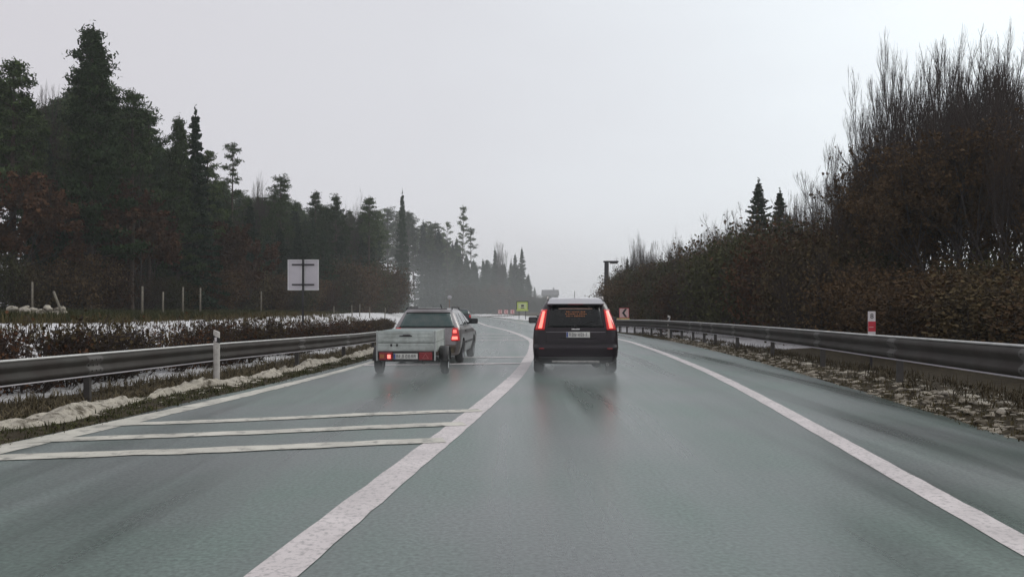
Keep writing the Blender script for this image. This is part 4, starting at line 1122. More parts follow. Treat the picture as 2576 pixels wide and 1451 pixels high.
# ------------------------------------------------------------------ vehicles (local frame: x right, y forward, 0 = rear, z up)
class Shape:
    def __init__(self, lv):
        self.z = np.array([l[0] for l in lv]); self.w = np.array([l[1] for l in lv]); self.yr = np.array([l[2] for l in lv])
        self.yf = np.array([l[3] for l in lv]); self.r = np.array([l[4] for l in lv]); self.cr = 0.07
    def at(self, z):
        return [float(np.interp(z, self.z, q_)) for q_ in (self.w, self.yr, self.yf, self.r)]
    def rear(self, x, z):
        w, yr, yf, r = self.at(z); ax = min(abs(x), w-1e-4)
        y = yr+self.cr*(ax/w)**2
        if ax > w-r: d = ax-(w-r); y += r-math.sqrt(max(0, r*r-d*d))
        return y
    def side(self, y, z):
        w, yr, yf, r = self.at(z); ry = yr+self.cr
        if y < ry+r:
            d = min(r, ry+r-y); return w-r+math.sqrt(max(0, r*r-d*d))
        rf = r*1.6
        if y > yf-rf:
            d = min(rf, y-(yf-rf)); return w-rf+math.sqrt(max(0, rf*rf-d*d))
        return w
    def outline(self, z):
        w, yr, yf, r = self.at(z); rf = min(r*1.6, w*0.9); P = []
        for x in np.linspace(0, w-r, 7)[:-1]: P.append((x, yr+self.cr*(x/w)**2))
        for a_ in np.linspace(0, math.pi/2, 8):
            x = w-r+r*math.sin(a_); P.append((x, yr+self.cr*(min(x,w)/w)**2+r-r*math.cos(a_)))
        y1 = P[-1][1]
        for y in np.linspace(y1, yf-rf, 14)[1:-1]: P.append((w, y))
        for a_ in np.linspace(0, math.pi/2, 7): P.append((w-rf+rf*math.cos(a_), yf-rf+rf*math.sin(a_)))
        P.append((0, yf))
        full = P+[(-x, y) for x, y in P[::-1] if x > 1e-6]
        return full
    def body(self, nz=34):
        zs = sorted(set(list(np.linspace(self.z[0], self.z[-1], nz))+list(self.z)))
        a = Acc(); V = []; n = None
        for z in zs:
            o_ = self.outline(z); n = len(o_); V += [(x, y, z) for x, y in o_]
        i = np.arange(len(zs)-1)[:,None]*n; j = np.arange(n)[None,:]; j2 = (j+1)%n
        a.add(V, np.stack([i+j,i+j2,i+n+j2,i+n+j],-1).reshape(-1,4), 0, True)
        base = 0
        a.loops.append(np.arange(n)[::-1].astype(np.int32)); a.sizes.append(np.array([n],np.int32)); a.mi.append(np.zeros(1,np.int32)); a.sm.append(np.zeros(1,bool))
        a.loops.append((np.arange(n)+(len(zs)-1)*n).astype(np.int32)); a.sizes.append(np.array([n],np.int32)); a.mi.append(np.zeros(1,np.int32)); a.sm.append(np.ones(1,bool))
        return a
def rpatch(sh, quad, o_=0.006, nx=12, nz_=8, th=0.02, mat_=0, a=None):
    """quad: 4 (x,z) corners: bottom-left, bottom-right, top-right, top-left, laid on the rear surface"""
    a = a or Acc(); q = np.array(quad, float); V = []
    for lay in (0, 1):
        for i_ in range(nz_+1):
            for j_ in range(nx+1):
                u, v = j_/nx, i_/nz_
                p = (1-u)*(1-v)*q[0]+u*(1-v)*q[1]+u*v*q[2]+(1-u)*v*q[3]
                y = sh.rear(p[0], p[1])-o_ if lay == 0 else sh.rear(p[0], p[1])+th
                V.append((p[0], y, p[1]))
    patch_faces(a, V, nx, nz_, mat_); return a
def spatch(sh, quad, sgn, o_=0.006, nx=12, nz_=8, th=0.02, mat_=0, a=None):
    a = a or Acc(); q = np.array(quad, float); V = []
    for lay in (0, 1):
        for i_ in range(nz_+1):
            for j_ in range(nx+1):
                u, v = j_/nx, i_/nz_
                p = (1-u)*(1-v)*q[0]+u*(1-v)*q[1]+u*v*q[2]+(1-u)*v*q[3]
                x = sh.side(p[0], p[1])+(o_ if lay == 0 else -th)
                V.append((sgn*x, p[0], p[1]))
    patch_faces(a, V, nx, nz_, mat_, flip=sgn < 0); return a
def patch_faces(a, V, nx, nz_, mat_, flip=False):
    n = nx+1; F = []
    K = n*(nz_+1)
    for i_ in range(nz_):
        for j_ in range(nx):
            f = (i_*n+j_, i_*n+j_+1, (i_+1)*n+j_+1, (i_+1)*n+j_); F.append(f[::-1] if flip else f)
    ed = [(j_, j_+1) for j_ in range(nx)]+[(i_*n+nx, (i_+1)*n+nx) for i_ in range(nz_)]+[(nz_*n+j_+1, nz_*n+j_) for j_ in range(nx)]+[((i_+1)*n, i_*n) for i_ in range(nz_)]
    for p, q_ in ed:
        f = (q_, p, p+K, q_+K); F.append(f[::-1] if flip else f)
    a.add(V, F, mat_, True)
def wheel(parent, x, y, r, w, sgn, spokes=5, rimmat='rim'):
    a = Acc(); pr_ = [(-w/2,r*0.62),(-w/2,r*0.90),(-w/2+0.02,r*0.97),(-w/2+0.05,r),(w/2-0.05,r),(w/2-0.02,r*0.97),(w/2,r*0.90),(w/2,r*0.62)]
    a.lathe(pr_, 'x', (0,0,0), 36)
    for g_ in (-0.03, 0.03): a.lathe([(g_-0.006,r+0.001),(g_-0.004,r-0.006),(g_+0.004,r-0.006),(g_+0.006,r+0.001)], 'x', (0,0,0), 36)
    t_ = a.build('wheel', M['rubber'], parent, (x, y, r))
    b_ = Acc(); b_.lathe([(sgn*(w/2-0.005), r*0.64),(sgn*(w/2-0.03), r*0.58),(sgn*(w/2-0.09), r*0.56),(-sgn*(w/2-0.02), r*0.60)], 'x', (0,0,0), 36)
    b_.lathe([(sgn*(w/2-0.03), 0.0),(sgn*(w/2-0.03), r*0.16),(sgn*(w/2-0.06), r*0.18),(sgn*(w/2-0.10), r*0.18)], 'x', (0,0,0), 20)
    for k_ in range(spokes):
        an = k_*2*math.pi/spokes; c_, s_ = math.cos(an), math.sin(an)
        rot = Matrix.Rotation(an, 3, 'X')
        b_.box(sgn*(w/2-0.05)-0.012, sgn*(w/2-0.05)+0.012, -0.028+c_*r*0.36, 0.028+c_*r*0.36, s_*r*0.36-r*0.22, s_*r*0.36+r*0.22, 0, Matrix.Rotation(an-math.pi/2, 3, 'X'))
    b_.build('rim', M[rimmat], t_)
    # brake disc / inner darkness
    d_ = Acc(); d_.lathe([(-sgn*0.02,0.0),(-sgn*0.02,r*0.5),(-sgn*0.04,r*0.5),(-sgn*0.04,0.0)], 'x', (0,0,0), 20); d_.build('brake_disc', M['dark_steel'], t_)
    return t_
def arches(body_acc, matl, parent, wheels, rad, half_w, name='body', depth=0.27):
    """cuts the wheel arches out of the body shell"""
    o = body_acc.build(name, matl, None)
    dg = bpy.context.evaluated_depsgraph_get
    cut = Acc()
    for (x, y, z) in wheels:
        s_ = 1 if x > 0 else -1
        cut.lathe([(s_*(half_w-depth)-x*0, 0.001),(s_*(half_w-depth), rad),(s_*(half_w+0.12), rad),(s_*(half_w+0.12), 0.001)], 'x', (0,y,z), 32, smooth=False)
    bm = bmesh.new(); me = cut.mesh('cut', M['plastic']); bm.from_mesh(me)
    bmesh.ops.remove_doubles(bm, verts=bm.verts, dist=0.002); bmesh.ops.recalc_face_normals(bm, faces=bm.faces); bm.to_mesh(me); bm.free()
    c_ = link('cut', me)
    bm = bmesh.new(); bm.from_mesh(o.data); bmesh.ops.recalc_face_normals(bm, faces=bm.faces); bm.to_mesh(o.data); bm.free()
    md = o.modifiers.new('b', 'BOOLEAN'); md.object = c_; md.operation = 'DIFFERENCE'; md.solver = 'EXACT'
    try: md.material_mode = 'TRANSFER'
    except Exception: pass
    me2 = bpy.data.meshes.new_from_object(o.evaluated_get(dg()))
    o.modifiers.clear(); o.data = me2
    bpy.data.objects.remove(c_)
    o.parent = parent
    return o
def plate(parent, sh_or_y, x, z, w=0.52, h=0.11, seed=0):
    y = sh_or_y
    a = Acc(); a.box(x-w/2, x+w/2, y-0.012, y, z-h/2, z+h/2, bev=0.003); p = a.build('licence_plate', M['plate'], parent)
    a = Acc(); a.box(x-w/2+0.004, x-w/2+0.040, y-0.0145, y-0.0125, z-h/2+0.006, z+h/2-0.006); a.build('blue_strip', M['blue'], p)
    rs = np.random.RandomState(seed); a = Acc(); xx = x-w/2+0.06
    for k_ in range(7):       # blurred characters
        cw_ = 0.040; gx = xx+k_*(w-0.11)/7+(0.02 if k_ > 2 else 0)
        a.box(gx, gx+0.010, y-0.0145, y-0.0125, z-0.035, z+0.035)
        if rs.rand() < 0.7: a.box(gx+0.028, gx+0.038, y-0.0145, y-0.0125, z-0.035, z+0.035)
        for zz_ in (-0.035, -0.005, 0.025):
            if rs.rand() < 0.65: a.box(gx+0.0105, gx+0.0275, y-0.0145, y-0.0125, z+zz_, z+zz_+0.010)
    a.build('lettering', M['plate_ink'], p)
    return p

def car_mirror(parent, x, y, z, sgn, mt):
    a = Acc(); a.box(min(x, x+sgn*0.22), max(x, x+sgn*0.22), y, y+0.13, z, z+0.155, bev=0.035)
    m_ = a.build('door_mirror', mt, parent)
    a = Acc(); a.box(min(x+sgn*0.03, x+sgn*0.19), max(x+sgn*0.03, x+sgn*0.19), y-0.004, y+0.002, z+0.025, z+0.13); a.build('mirror_glass', M['glass_side'], m_)
    a = Acc(); a.box(min(x-sgn*0.10, x+sgn*0.02), max(x-sgn*0.10, x+sgn*0.02), y+0.03, y+0.09, z+0.01, z+0.06); a.build('mirror_arm', M['plastic'], m_)

# ---- the dark people carrier ahead
suv = empty('car', (1.345, 16.35, 0.0), -0.052)
tag(suv, 'dark plum high roofed car with tall lit tail lamps driving ahead in our lane', 'car')
lv = [(0.24,0.78,0.10,4.35,0.16),(0.30,0.86,0.03,4.45,0.16),(0.42,0.895,0.00,4.50,0.16),(0.60,0.91,0.0,4.50,0.17),(0.66,0.908,0.035,4.48,0.17),(0.80,0.905,0.045,4.42,0.17),
      (0.95,0.895,0.055,4.30,0.18),(1.02,0.88,0.07,3.55,0.18),(1.12,0.845,0.095,3.25,0.18),(1.25,0.79,0.14,2.95,0.18),(1.38,0.735,0.20,2.68,0.18),(1.48,0.69,0.26,2.42,0.18),
      (1.56,0.64,0.32,2.15,0.17),(1.60,0.59,0.36,1.95,0.17),(1.625,0.52,0.42,1.75,0.16),(1.64,0.40,0.55,1.55,0.14),(1.645,0.24,0.70,1.30,0.10)]
sh = Shape(lv)
wr = 0.325
body = arches(sh.body(40), M['paint_dark'], suv, [(-1,0.92,wr),(1,0.92,wr),(-1,3.55,wr),(1,3.55,wr)], 0.37, 0.905)
rpatch(sh, [(-0.60,1.02),(0.60,1.02),(0.50,1.475),(-0.50,1.475)], 0.006, 14, 10).build('rear_window', M['glass_dark'], suv)
rpatch(sh, [(-0.78,0.24),(0.78,0.24),(0.86,0.40),(-0.86,0.40)], 0.010, 16, 4).build('bumper_skirt', M['plastic'], suv)
rpatch(sh, [(-0.84,0.655),(0.84,0.655),(0.84,0.672),(-0.84,0.672)], -0.012+0.014, 16, 1).build('bumper_seam', M['black'], suv)
rpatch(sh, [(-0.50,0.265),(0.50,0.265),(0.50,0.315),(-0.50,0.315)], 0.016, 14, 2).build('bumper_trim', M['dull_metal'], suv)
a = Acc()
V = [(-0.60,0.19,1.500),(0.60,0.19,1.500),(0.60,0.17,1.520),(-0.60,0.17,1.520),(-0.555,0.42,1.628),(0.555,0.42,1.628),(-0.50,0.75,1.655),(0.50,0.75,1.655),(-0.60,0.40,1.49),(0.60,0.40,1.49),(-0.5,0.8,1.6),(0.5,0.8,1.6)]
a.add(V, [(0,1,2,3),(3,2,5,4),(4,5,7,6),(1,0,8,9),(0,3,4,8),(1,9,5,2),(8,4,6,10),(5,9,11,7),(6,7,11,10),(9,8,10,11)], 0)
sp = a.build('roof_spoiler', M['sky_sheen'], suv)
a = Acc(); a.box(-0.16,0.16,0.163,0.169,1.503,1.517); a.build('high_brake_light', M['red_plain'], sp)
for sg in (-1, 1):
    q = [(sg*0.66,0.965),(sg*0.865,0.965),(sg*0.735,1.40),(sg*0.60,1.40)]
    if sg < 0: q = [q[1], q[0], q[3], q[2]]
    tl = rpatch(sh, q, 0.018, 8, 12, 0.03).build('tail_light', M['red_lens'], suv)
    q = [(sg*0.715,1.00),(sg*0.790,1.00),(sg*0.700,1.36),(sg*0.648,1.36)]
    if sg < 0: q = [q[1], q[0], q[3], q[2]]
    rpatch(sh, q, 0.027, 5, 10, -0.012).build('lit_core', M['red_glow'], tl)
    rpatch(sh, [(sg*0.72-0.055,0.555),(sg*0.72+0.055,0.555),(sg*0.72+0.055,0.585),(sg*0.72-0.055,0.585)], 0.008, 3, 1).build('reflector', M['red_plain'], suv)
    for (ya, yb, yc, yd) in ((0.62,1.25,1.20,0.75),(1.32,2.15,2.05,1.27),(2.22,3.10,2.42,2.12)):
        spatch(sh, [(ya,1.05),(yb,1.05),(yc,1.46),(yd,1.46)], sg, 0.005, 8, 8).build('side_window', M['glass_side'], suv)
    spatch(sh, [(1.45,0.50),(3.0,0.50),(3.0,0.57),(1.45,0.57)], sg, 0.012, 8, 2).build('side_moulding', M['plastic'], suv)
    spatch(sh, [(1.30,0.90),(1.48,0.90),(1.48,0.93),(1.30,0.93)], sg, 0.02, 3, 1).build('door_handle', M['paint_dark'], suv)
    a = Acc(); a.tube([(sg*0.60,0.55,1.60),(sg*0.60,0.62,1.665),(sg*0.59,1.9,1.675),(sg*0.60,2.0,1.57)], 0.017, 8, cap=True); a.build('roof_rail', M['dull_metal'], suv)
    car_mirror(suv, sg*0.86, 2.75, 1.06, sg, M['plastic'])
    wheel(suv, sg*0.795, 0.92, wr, 0.215, sg); wheel(suv, sg*0.795, 3.55, wr, 0.215, sg)
    a = Acc()
    a.box(sg*0.80-0.10, sg*0.80+0.10, 0.52, 0.535, 0.10, 0.34, bev=0.004); a.build('mud_flap', M['plastic'], suv)
for sg in (-1, 1):
    q = [(sg*0.615,0.70),(sg*0.630,0.70),(sg*0.650,0.97),(sg*0.635,0.97)]
    if sg < 0: q = [q[1], q[0], q[3], q[2]]
    rpatch(sh, q, 0.003, 1, 6).build('tailgate_seam', M['black'], suv)
rpatch(sh, [(-0.62,0.70),(0.62,0.70),(0.62,0.712),(-0.62,0.712)], 0.003, 10, 1).build('tailgate_seam', M['black'], suv)
rpatch(sh, [(-0.63,0.915),(0.63,0.915),(0.63,0.922),(-0.63,0.922)], 0.003, 10, 1).build('tailgate_crease', M['sky_sheen'], suv)  # pale strip painted as the light caught along the crease
plate(suv, sh.rear(0, 0.86)-0.004, 0.05, 0.865, 0.50, 0.12, 1)
a = rpatch(sh, [(-0.34,0.78),(0.42,0.78),(0.42,0.80),(-0.34,0.80)], 0.006, 6, 1); a.build('plate_recess', M['black'], suv)
a = Acc(); ye = sh.rear(0, 0.985); a.box(-0.09,0.09,ye-0.02,ye,0.965,0.995,bev=0.008); a.build('emblem', M['chrome'], suv)
a = Acc(); yw = sh.rear(0.1, 1.08)
P = [(0.0,sh.rear(0,1.04)-0.03,1.04),(0.15,sh.rear(0.15,1.08)-0.025,1.08),(0.38,sh.rear(0.38,1.16)-0.02,1.16)]
a.tube(P, 0.009, 6, cap=True); a.lathe([(-0.03,0.0),(-0.03,0.028),(0.0,0.032)], 'y', P[0], 14); a.build('rear_wiper', M['black'], suv)
a = Acc(); rpatch(sh, [(-0.36,1.405),(0.36,1.405),(0.36,1.425),(-0.36,1.425)], 0.010, 8, 1, -0.004, 0, a); a.build('lettering_and_reflection', M['pale_strip'], suv)  # pale strip painted in for the reflection along the window top
rs = np.random.RandomState(3)
for zz_, x0_, x1_ in ((1.335,-0.20,0.20),(1.290,-0.22,0.22),(1.245,-0.20,0.19)):
    a = Acc(); x_ = x0_
    while x_ < x1_:
        w_ = rs.uniform(0.018,0.030); hh_ = rs.uniform(0.018,0.028)
        rpatch(sh, [(x_,zz_),(x_+w_,zz_),(x_+w_,zz_+hh_),(x_,zz_+hh_)], 0.010, 1, 1, -0.004, 0, a); x_ += w_+0.010+(0.02 if rs.rand()<0.25 else 0)
    a.build('lettering_and_reflection', M['orange'], suv)
a = Acc(); a.lathe([(0.0,0.028),(-0.14,0.030),(-0.14,0.024),(0.0,0.022)], 'y', (0.66,0.10,0.245), 16); a.build('exhaust_pipe', M['chrome'], suv)
a = Acc(); a.lathe([(0.0,0.0),(0.0,0.09),(0.5,0.10),(0.5,0.0)], 'y', (0.45,0.28,0.24), 16); a.box(-0.55,0.55,0.85,0.98,0.20,0.30); a.build('underbody', M['black'], suv)
a = Acc(); a.tube([(0.0,0.9,1.64),(0.0,0.72,1.80)], 0.006, 5); a.build('aerial', M['black'], suv)
for sg in (-1, 1):
    a = spatch(sh, [(4.1,0.68),(4.38,0.68),(4.30,0.82),(4.05,0.82)], sg, 0.006, 4, 4); a.build('headlight', M['glass_side'], suv)

# ---- the silver estate car
est = empty('car', (-2.19, 19.7, 0.0), -0.055)
tag(est, 'silver estate car pulling the small trailer in the left lane', 'car')
lv = [(0.22,0.74,0.08,4.25,0.15),(0.28,0.82,0.02,4.35,0.15),(0.45,0.86,0.0,4.42,0.15),(0.60,0.87,0.02,4.40,0.16),(0.75,0.868,0.06,4.30,0.16),(0.88,0.855,0.08,3.55,0.16),
      (0.95,0.835,0.10,3.25,0.16),(1.08,0.775,0.17,2.95,0.16),(1.22,0.705,0.27,2.60,0.16),(1.32,0.655,0.35,2.35,0.15),(1.385,0.60,0.42,2.15,0.15),(1.42,0.52,0.50,1.95,0.14),(1.435,0.40,0.62,1.75,0.12),(1.44,0.25,0.75,1.5,0.10)]
sh2 = Shape(lv); wr2 = 0.31
arches(sh2.body(36), M['paint_silver'], est, [(-1,0.82,wr2),(1,0.82,wr2),(-1,3.42,wr2),(1,3.42,wr2)], 0.355, 0.865)
rpatch(sh2, [(-0.70,0.955),(0.70,0.955),(0.575,1.30),(-0.575,1.30)], 0.006, 14, 10).build('rear_window', M['glass_green'], est)
rpatch(sh2, [(-0.73,0.935),(0.73,0.935),(0.72,0.955),(-0.72,0.955)], 0.009, 14, 1).build('window_seal', M['black'], est)
rpatch(sh2, [(-0.575,1.30),(0.575,1.30),(0.565,1.325),(-0.565,1.325)], 0.009, 14, 1).build('window_seal', M['black'], est)
rpatch(sh2, [(-0.80,0.24),(0.80,0.24),(0.86,0.50),(-0.86,0.50)], 0.012, 16, 4).build('bumper', mat('brown_patchy_bumper', (0.10,0.075,0.055), 0.6, var=0.4, vscale=4, dirt=(0.22,0.18,0.10), dscale=5, dlo=0.5, dhi=0.7), est)  # brown bumper with lighter yellowish patches
for sg in (-1, 1):
    q = [(sg*0.64,0.60),(sg*0.855,0.60),(sg*0.80,0.93),(sg*0.67,0.93)]
    if sg < 0: q = [q[1], q[0], q[3], q[2]]
    tl = rpatch(sh2, q, 0.02, 8, 10, 0.03).build('tail_light', M['red_lens'], est)
    q = [(sg*0.66,0.635),(sg*0.80,0.635),(sg*0.79,0.71),(sg*0.665,0.71)]
    if sg < 0: q = [q[1], q[0], q[3], q[2]]
    rpatch(sh2, q, 0.028, 5, 4, -0.012).build('lit_core', M['red_glow'], tl)
    q = [(sg*0.68,0.80),(sg*0.775,0.80),(sg*0.76,0.88),(sg*0.685,0.88)]
    if sg < 0: q = [q[1], q[0], q[3], q[2]]
    rpatch(sh2, q, 0.028, 5, 4, -0.012).build('indicator_lens', M['red_glow_soft'], tl)
    for (ya, yb, yc, yd) in ((0.42,1.10,1.08,0.72),(1.20,2.00,1.90,1.18),(2.10,2.98,2.35,1.98)):
        spatch(sh2, [(ya,0.97),(yb,0.97),(yc,1.30),(yd,1.30)], sg, 0.005, 8, 8).build('side_window', M['glass_side'], est)
    spatch(sh2, [(1.25,0.50),(2.95,0.50),(2.95,0.56),(1.25,0.56)], sg, 0.012, 8, 2).build('side_moulding', M['plastic'], est)
    spatch(sh2, [(1.22,0.82),(1.40,0.82),(1.40,0.85),(1.22,0.85)], sg, 0.022, 3, 1).build('door_handle', M['plastic'], est)
    a = Acc(); a.tube([(sg*0.60,0.55,1.40),(sg*0.585,0.65,1.455),(sg*0.575,2.0,1.46),(sg*0.60,2.12,1.38)], 0.016, 8, cap=True); a.build('roof_rail', M['black'], est)
    car_mirror(est, sg*0.83, 2.72, 0.99, sg, M['plastic'])
    wheel(est, sg*0.765, 0.82, wr2, 0.195, sg); wheel(est, sg*0.765, 3.42, wr2, 0.195, sg)
    spatch(sh2, [(3.95,0.62),(4.26,0.62),(4.15,0.74),(3.85,0.74)], sg, 0.006, 4, 4).build('headlight', M['glass_side'], est)
a = Acc(); a.box(-0.5,0.5,0.28,0.36,1.405,1.43,bev=0.008); a.build('roof_spoiler', M['black'], est)
a = Acc(); a.tube([(0.30,0.7,1.44),(0.30,0.55,1.52)], 0.012, 6, cap=True); a.build('aerial', M['black'], est)
plate(est, sh2.rear(0,0.55)-0.016, 0.0, 0.42, 0.52, 0.11, 2)
a = Acc(); a.tube([(0,0.3,0.30),(0,-0.02,0.30),(0,-0.10,0.34),(0,-0.10,0.42)], 0.022, 8, cap=True); a.lathe([(0.0,0.0),(0.01,0.018),(0.03,0.025),(0.05,0.018),(0.06,0.0)], 'z', (0,-0.10,0.41), 14); a.build('tow_bar', M['dark_steel'], est)

# ---- the trailer (own frame, rear at y=0)
trl = empty('trailer', (-2.19, 16.0, 0.0), -0.01)
tag(trl, 'small grey box trailer with red lamp clusters hitched to the silver car', 'trailer')
W2 = 0.58
a = Acc(); a.box(-W2, W2, 0.03, 2.05, 0.50, 0.54); a.build('floor', M['trailer_frame'], trl)
for (z0_, z1_) in ((0.545, 0.705), (0.720, 0.945)):
    a = Acc()
    a.box(-W2, W2, -0.005, 0.020, z0_, z1_, bev=0.004)
    for zz_ in np.linspace(z0_+0.03, z1_-0.045, 3 if z1_-z0_ > 0.2 else 2): a.box(-W2+0.03, W2-0.03, -0.013, -0.006, zz_, zz_+0.018, bev=0.003)
    a.build('tailboard', M['trailer'], trl)
    for sg in (-1, 1):
        a = Acc(); a.box(sg*W2-0.0125, sg*W2+0.0125, 0.022, 2.05, z0_, z1_); a.box(sg*W2-0.016, sg*W2+0.016, 0.022, 2.05, z1_-0.03, z1_+0.002); a.build('side_board', M['trailer'], trl)
    a = Acc(); a.box(-W2+0.014, W2-0.014, 2.025, 2.05, z0_, z1_); a.build('front_board', M['trailer'], trl)
for sg in (-1, 1):
    for yy_ in (0.0, 2.0):
        a = Acc(); a.box(sg*(W2+0.018)-0.016, sg*(W2+0.018)+0.016, yy_-0.012, yy_+0.045, 0.34, 0.96, bev=0.004); a.build('corner_post', M['trailer_frame'], trl)
for (x_, z_) in ((-0.30,0.665),(-0.18,0.665)):
    a = Acc(); a.box(x_-0.018, x_+0.018, -0.032, -0.014, z_-0.025, z_+0.022, bev=0.004); a.build('latch', M['black'], trl)
a = Acc(); a.box(-0.13, 0.13, -0.036, -0.014, 0.842, 0.862, bev=0.006); a.box(-0.06,0.10,-0.034,-0.014,0.863,0.878,bev=0.004); a.build('handle', M['black'], trl)
a = Acc(); a.box(-W2+0.02, W2-0.02, 0.10, 1.98, 0.90, 0.955, bev=0.02); a.build('load_cover', mat('grey_tarpaulin', (0.22,0.26,0.25), 0.6, var=0.2, vscale=4, bump=0.02, bscale=5), trl)
a = Acc(); a.box(-W2+0.0, W2-0.0, -0.02, 0.02, 0.335, 0.350); a.box(-W2, W2, 0.0, 0.03, 0.350, 0.530); lb = a.build('lamp_bar', M['plastic'], trl)
for sg in (-1, 1):
    x0, x1 = (-W2+0.03, -0.27) if sg < 0 else (0.27, W2-0.03)
    a = Acc(); a.box(x0, x1, -0.045, -0.004, 0.355, 0.520, bev=0.012); tl = a.build('tail_light', M['red_plain'], trl)
    a = Acc(); xc = x1-0.075 if sg < 0 else x0+0.05
    if sg < 0:
        a.box(xc-0.03, xc+0.035, -0.052, -0.046, 0.39, 0.47, bev=0.003); a.build('lit_core', M['red_glow'], tl)
        b_ = Acc(); b_.box(x0+0.02, x0+0.11, -0.050, -0.046, 0.40, 0.48); b_.build('indicator_lens', M['orange'], tl)
    else:
        b_ = Acc(); cx = (x0+x1)/2; z0_ = 0.375
        b_.add([(cx-0.07,-0.047,z0_+0.01),(cx+0.07,-0.047,z0_+0.01),(cx,-0.047,z0_+0.12)], [(0,1,2)], 0); b_.build('triangle_reflector', M['dull_red'], tl)
        b_ = Acc(); b_.add([(cx-0.05,-0.049,z0_+0.02),(cx+0.05,-0.049,z0_+0.02),(cx,-0.049,z0_+0.10)], [(0,1,2)], 0); b_.build('triangle_centre', M['red_plain'], tl)
    wx = sg*0.715
    wheel(trl, wx, 0.98, 0.285, 0.16, sg, 4, 'trailer_frame')
    a = Acc(); P = []
    for an in np.linspace(0.05, math.pi-0.05, 12): P.append((0.98-0.335*math.cos(an), 0.285+0.325*math.sin(an)))
    V = []
    for (py, pz) in P:
        for xx_ in (wx-0.10, wx+0.10): V.append((xx_, py, pz))
    for (py, pz) in P:
        for xx_ in (wx-0.10, wx+0.10): V.append((xx_, py+(0.98-py)*0.03, pz-0.008))
    nP = len(P); F = [(2*k_, 2*k_+2, 2*k_+3, 2*k_+1) for k_ in range(nP-1)]+[(2*nP+2*k_, 2*nP+2*k_+1, 2*nP+2*k_+3, 2*nP+2*k_+2) for k_ in range(nP-1)]
    F += [(2*k_, 2*nP+2*k_, 2*nP+2*k_+2, 2*k_+2) for k_ in range(nP-1)]+[(2*k_+1, 2*k_+3, 2*nP+2*k_+3, 2*nP+2*k_+1) for k_ in range(nP-1)]
    a.add(V, F, 0, True); a.build('mudguard', M['plastic'], trl)
plate(trl, -0.022, 0.0, 0.435, 0.50, 0.115, 3)
a = Acc(); a.tube([(-0.80,0.98,0.285),(0.80,0.98,0.285)], 0.03, 8, cap=True); a.build('axle', M['dark_steel'], trl)
for xx_ in (-0.3, 0.3):
    a = Acc(); a.box(xx_-0.03, xx_+0.03, 0.1, 2.0, 0.42, 0.498); a.build('chassis_beam', M['dark_steel'], trl)
a = Acc(); a.tube([(-0.4,1.9,0.44),(0,3.1,0.44)], 0.03, 8, cap=True); a.tube([(0.4,1.9,0.44),(0,3.1,0.44)], 0.03, 8, cap=True); a.box(-0.05,0.05,3.0,3.55,0.42,0.50,bev=0.01); a.build('drawbar', M['trailer_frame'], trl)
a = Acc(); a.lathe([(-0.02,0.0),(-0.02,0.09),(0.04,0.09),(0.04,0.0)], 'x', (0.0,2.85,0.16), 16); a.tube([(0,2.85,0.16),(0,2.85,0.55)], 0.022, 8, cap=True); a.build('jockey_wheel', M['rubber'], trl)

# ---- small dark car far ahead in the left lane
far_c = empty('car', (-4.75, 74, 0.0), 0.15)
tag(far_c, 'small dark car far ahead, half hidden behind the silver estate', 'car')
sh3 = sh2
o = sh2.body(20).build('body', M['paint_black'], far_c)
rpatch(sh2, [(-0.70,0.955),(0.70,0.955),(0.575,1.30),(-0.575,1.30)], 0.006, 8, 6).build('rear_window', M['glass_green'], far_c)
for sg in (-1, 1):
    q = [(sg*0.66,0.62),(sg*0.85,0.62),(sg*0.82,0.86),(sg*0.66,0.86)]
    if sg < 0: q = [q[1], q[0], q[3], q[2]]
    rpatch(sh2, q, 0.02, 4, 4, 0.03).build('tail_light', M['red_lens'], far_c)
    spatch(sh2, [(0.5,0.97),(2.9,0.97),(2.3,1.30),(0.8,1.30)], sg, 0.005, 6, 4).build('side_window', M['glass_side'], far_c)
    for yw_ in (0.82, 3.42):
        a = Acc(); a.lathe([(-0.1,0.0),(-0.1,0.29),(-0.08,0.31),(0.08,0.31),(0.1,0.29),(0.1,0.0)], 'x', (sg*0.79,yw_,0.31), 20); a.build('wheel', M['rubber'], far_c)

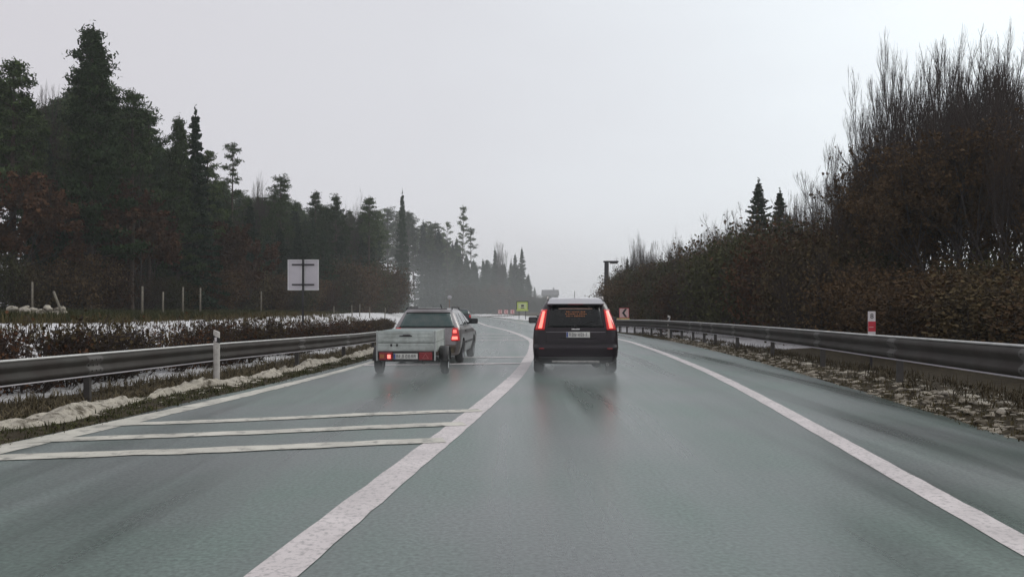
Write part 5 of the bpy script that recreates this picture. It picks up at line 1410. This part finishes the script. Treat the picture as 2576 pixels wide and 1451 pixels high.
# ------------------------------------------------------------------ air
hz = bpy.data.materials.new('haze_air'); hz.use_nodes = True
t = hz.node_tree; t.nodes.clear(); out = N(t,'ShaderNodeOutputMaterial'); pv = N(t,'ShaderNodeVolumePrincipled')
pv.inputs['Color'].default_value = (0.97, 1.0, 1.0, 1); pv.inputs['Density'].default_value = 0.00065; pv.inputs['Anisotropy'].default_value = 0.2
t.links.new(pv.outputs[0], out.inputs['Volume'])
a = Acc(); a.box(-420, 420, -60, 620, -3.0, 45); hzo = a.build('haze', hz); tag(hzo, 'pale damp haze filling the air over the road', 'haze', None, 'stuff')
hzo.display_type = 'WIRE'

def spray(x, y, z, sx_, sy_, sz_, dens, label):
    m = bpy.data.materials.new('spray_mist'); m.use_nodes = True
    t = m.node_tree; t.nodes.clear(); out = N(t,'ShaderNodeOutputMaterial'); pv = N(t,'ShaderNodeVolumePrincipled')
    pv.inputs['Color'].default_value = (0.93, 0.97, 0.97, 1)
    c = N(t,'ShaderNodeTexCoord'); ln = N(t,'ShaderNodeVectorMath', operation='LENGTH'); t.links.new(c.outputs['Object'], ln.inputs[0])
    r = N(t,'ShaderNodeMapRange'); r.inputs[1].default_value = 1.0; r.inputs[2].default_value = 0.1; r.inputs[3].default_value = 0.0; r.inputs[4].default_value = dens
    r.interpolation_type = 'SMOOTHSTEP'; t.links.new(ln.outputs['Value'], r.inputs[0]); t.links.new(r.outputs[0], pv.inputs['Density'])
    t.links.new(pv.outputs[0], out.inputs['Volume'])
    bm = bmesh.new(); bmesh.ops.create_icosphere(bm, subdivisions=3, radius=1.0)
    bmesh.ops.bisect_plane(bm, geom=list(bm.verts)+list(bm.edges)+list(bm.faces), plane_co=(0,0,-z/sz_+0.012), plane_no=(0,0,-1), clear_outer=True)
    bmesh.ops.holes_fill(bm, edges=[e for e in bm.edges if e.is_boundary])
    a = Acc(); a.bm(bm); o = a.build('road_spray', m, None, (x, y, z)); o.scale = (sx_, sy_, sz_); tag(o, label, 'spray', None, 'stuff')
spray(1.35, 15.6, 0.10, 1.5, 2.6, 0.42, 0.26, 'fine water spray behind the wheels of the dark car')
spray(-2.1, 15.6, 0.10, 1.5, 2.6, 0.38, 0.24, 'fine water spray around the wheels of the trailer')
spray(-1.0, 21.0, 0.15, 0.8, 3.0, 0.5, 0.12, 'fine water spray beside the wheels of the silver car')

spray(2.0, 185, 3.0, 75, 125, 17.0, 0.0025, 'low mist hanging over the far bend of the road')
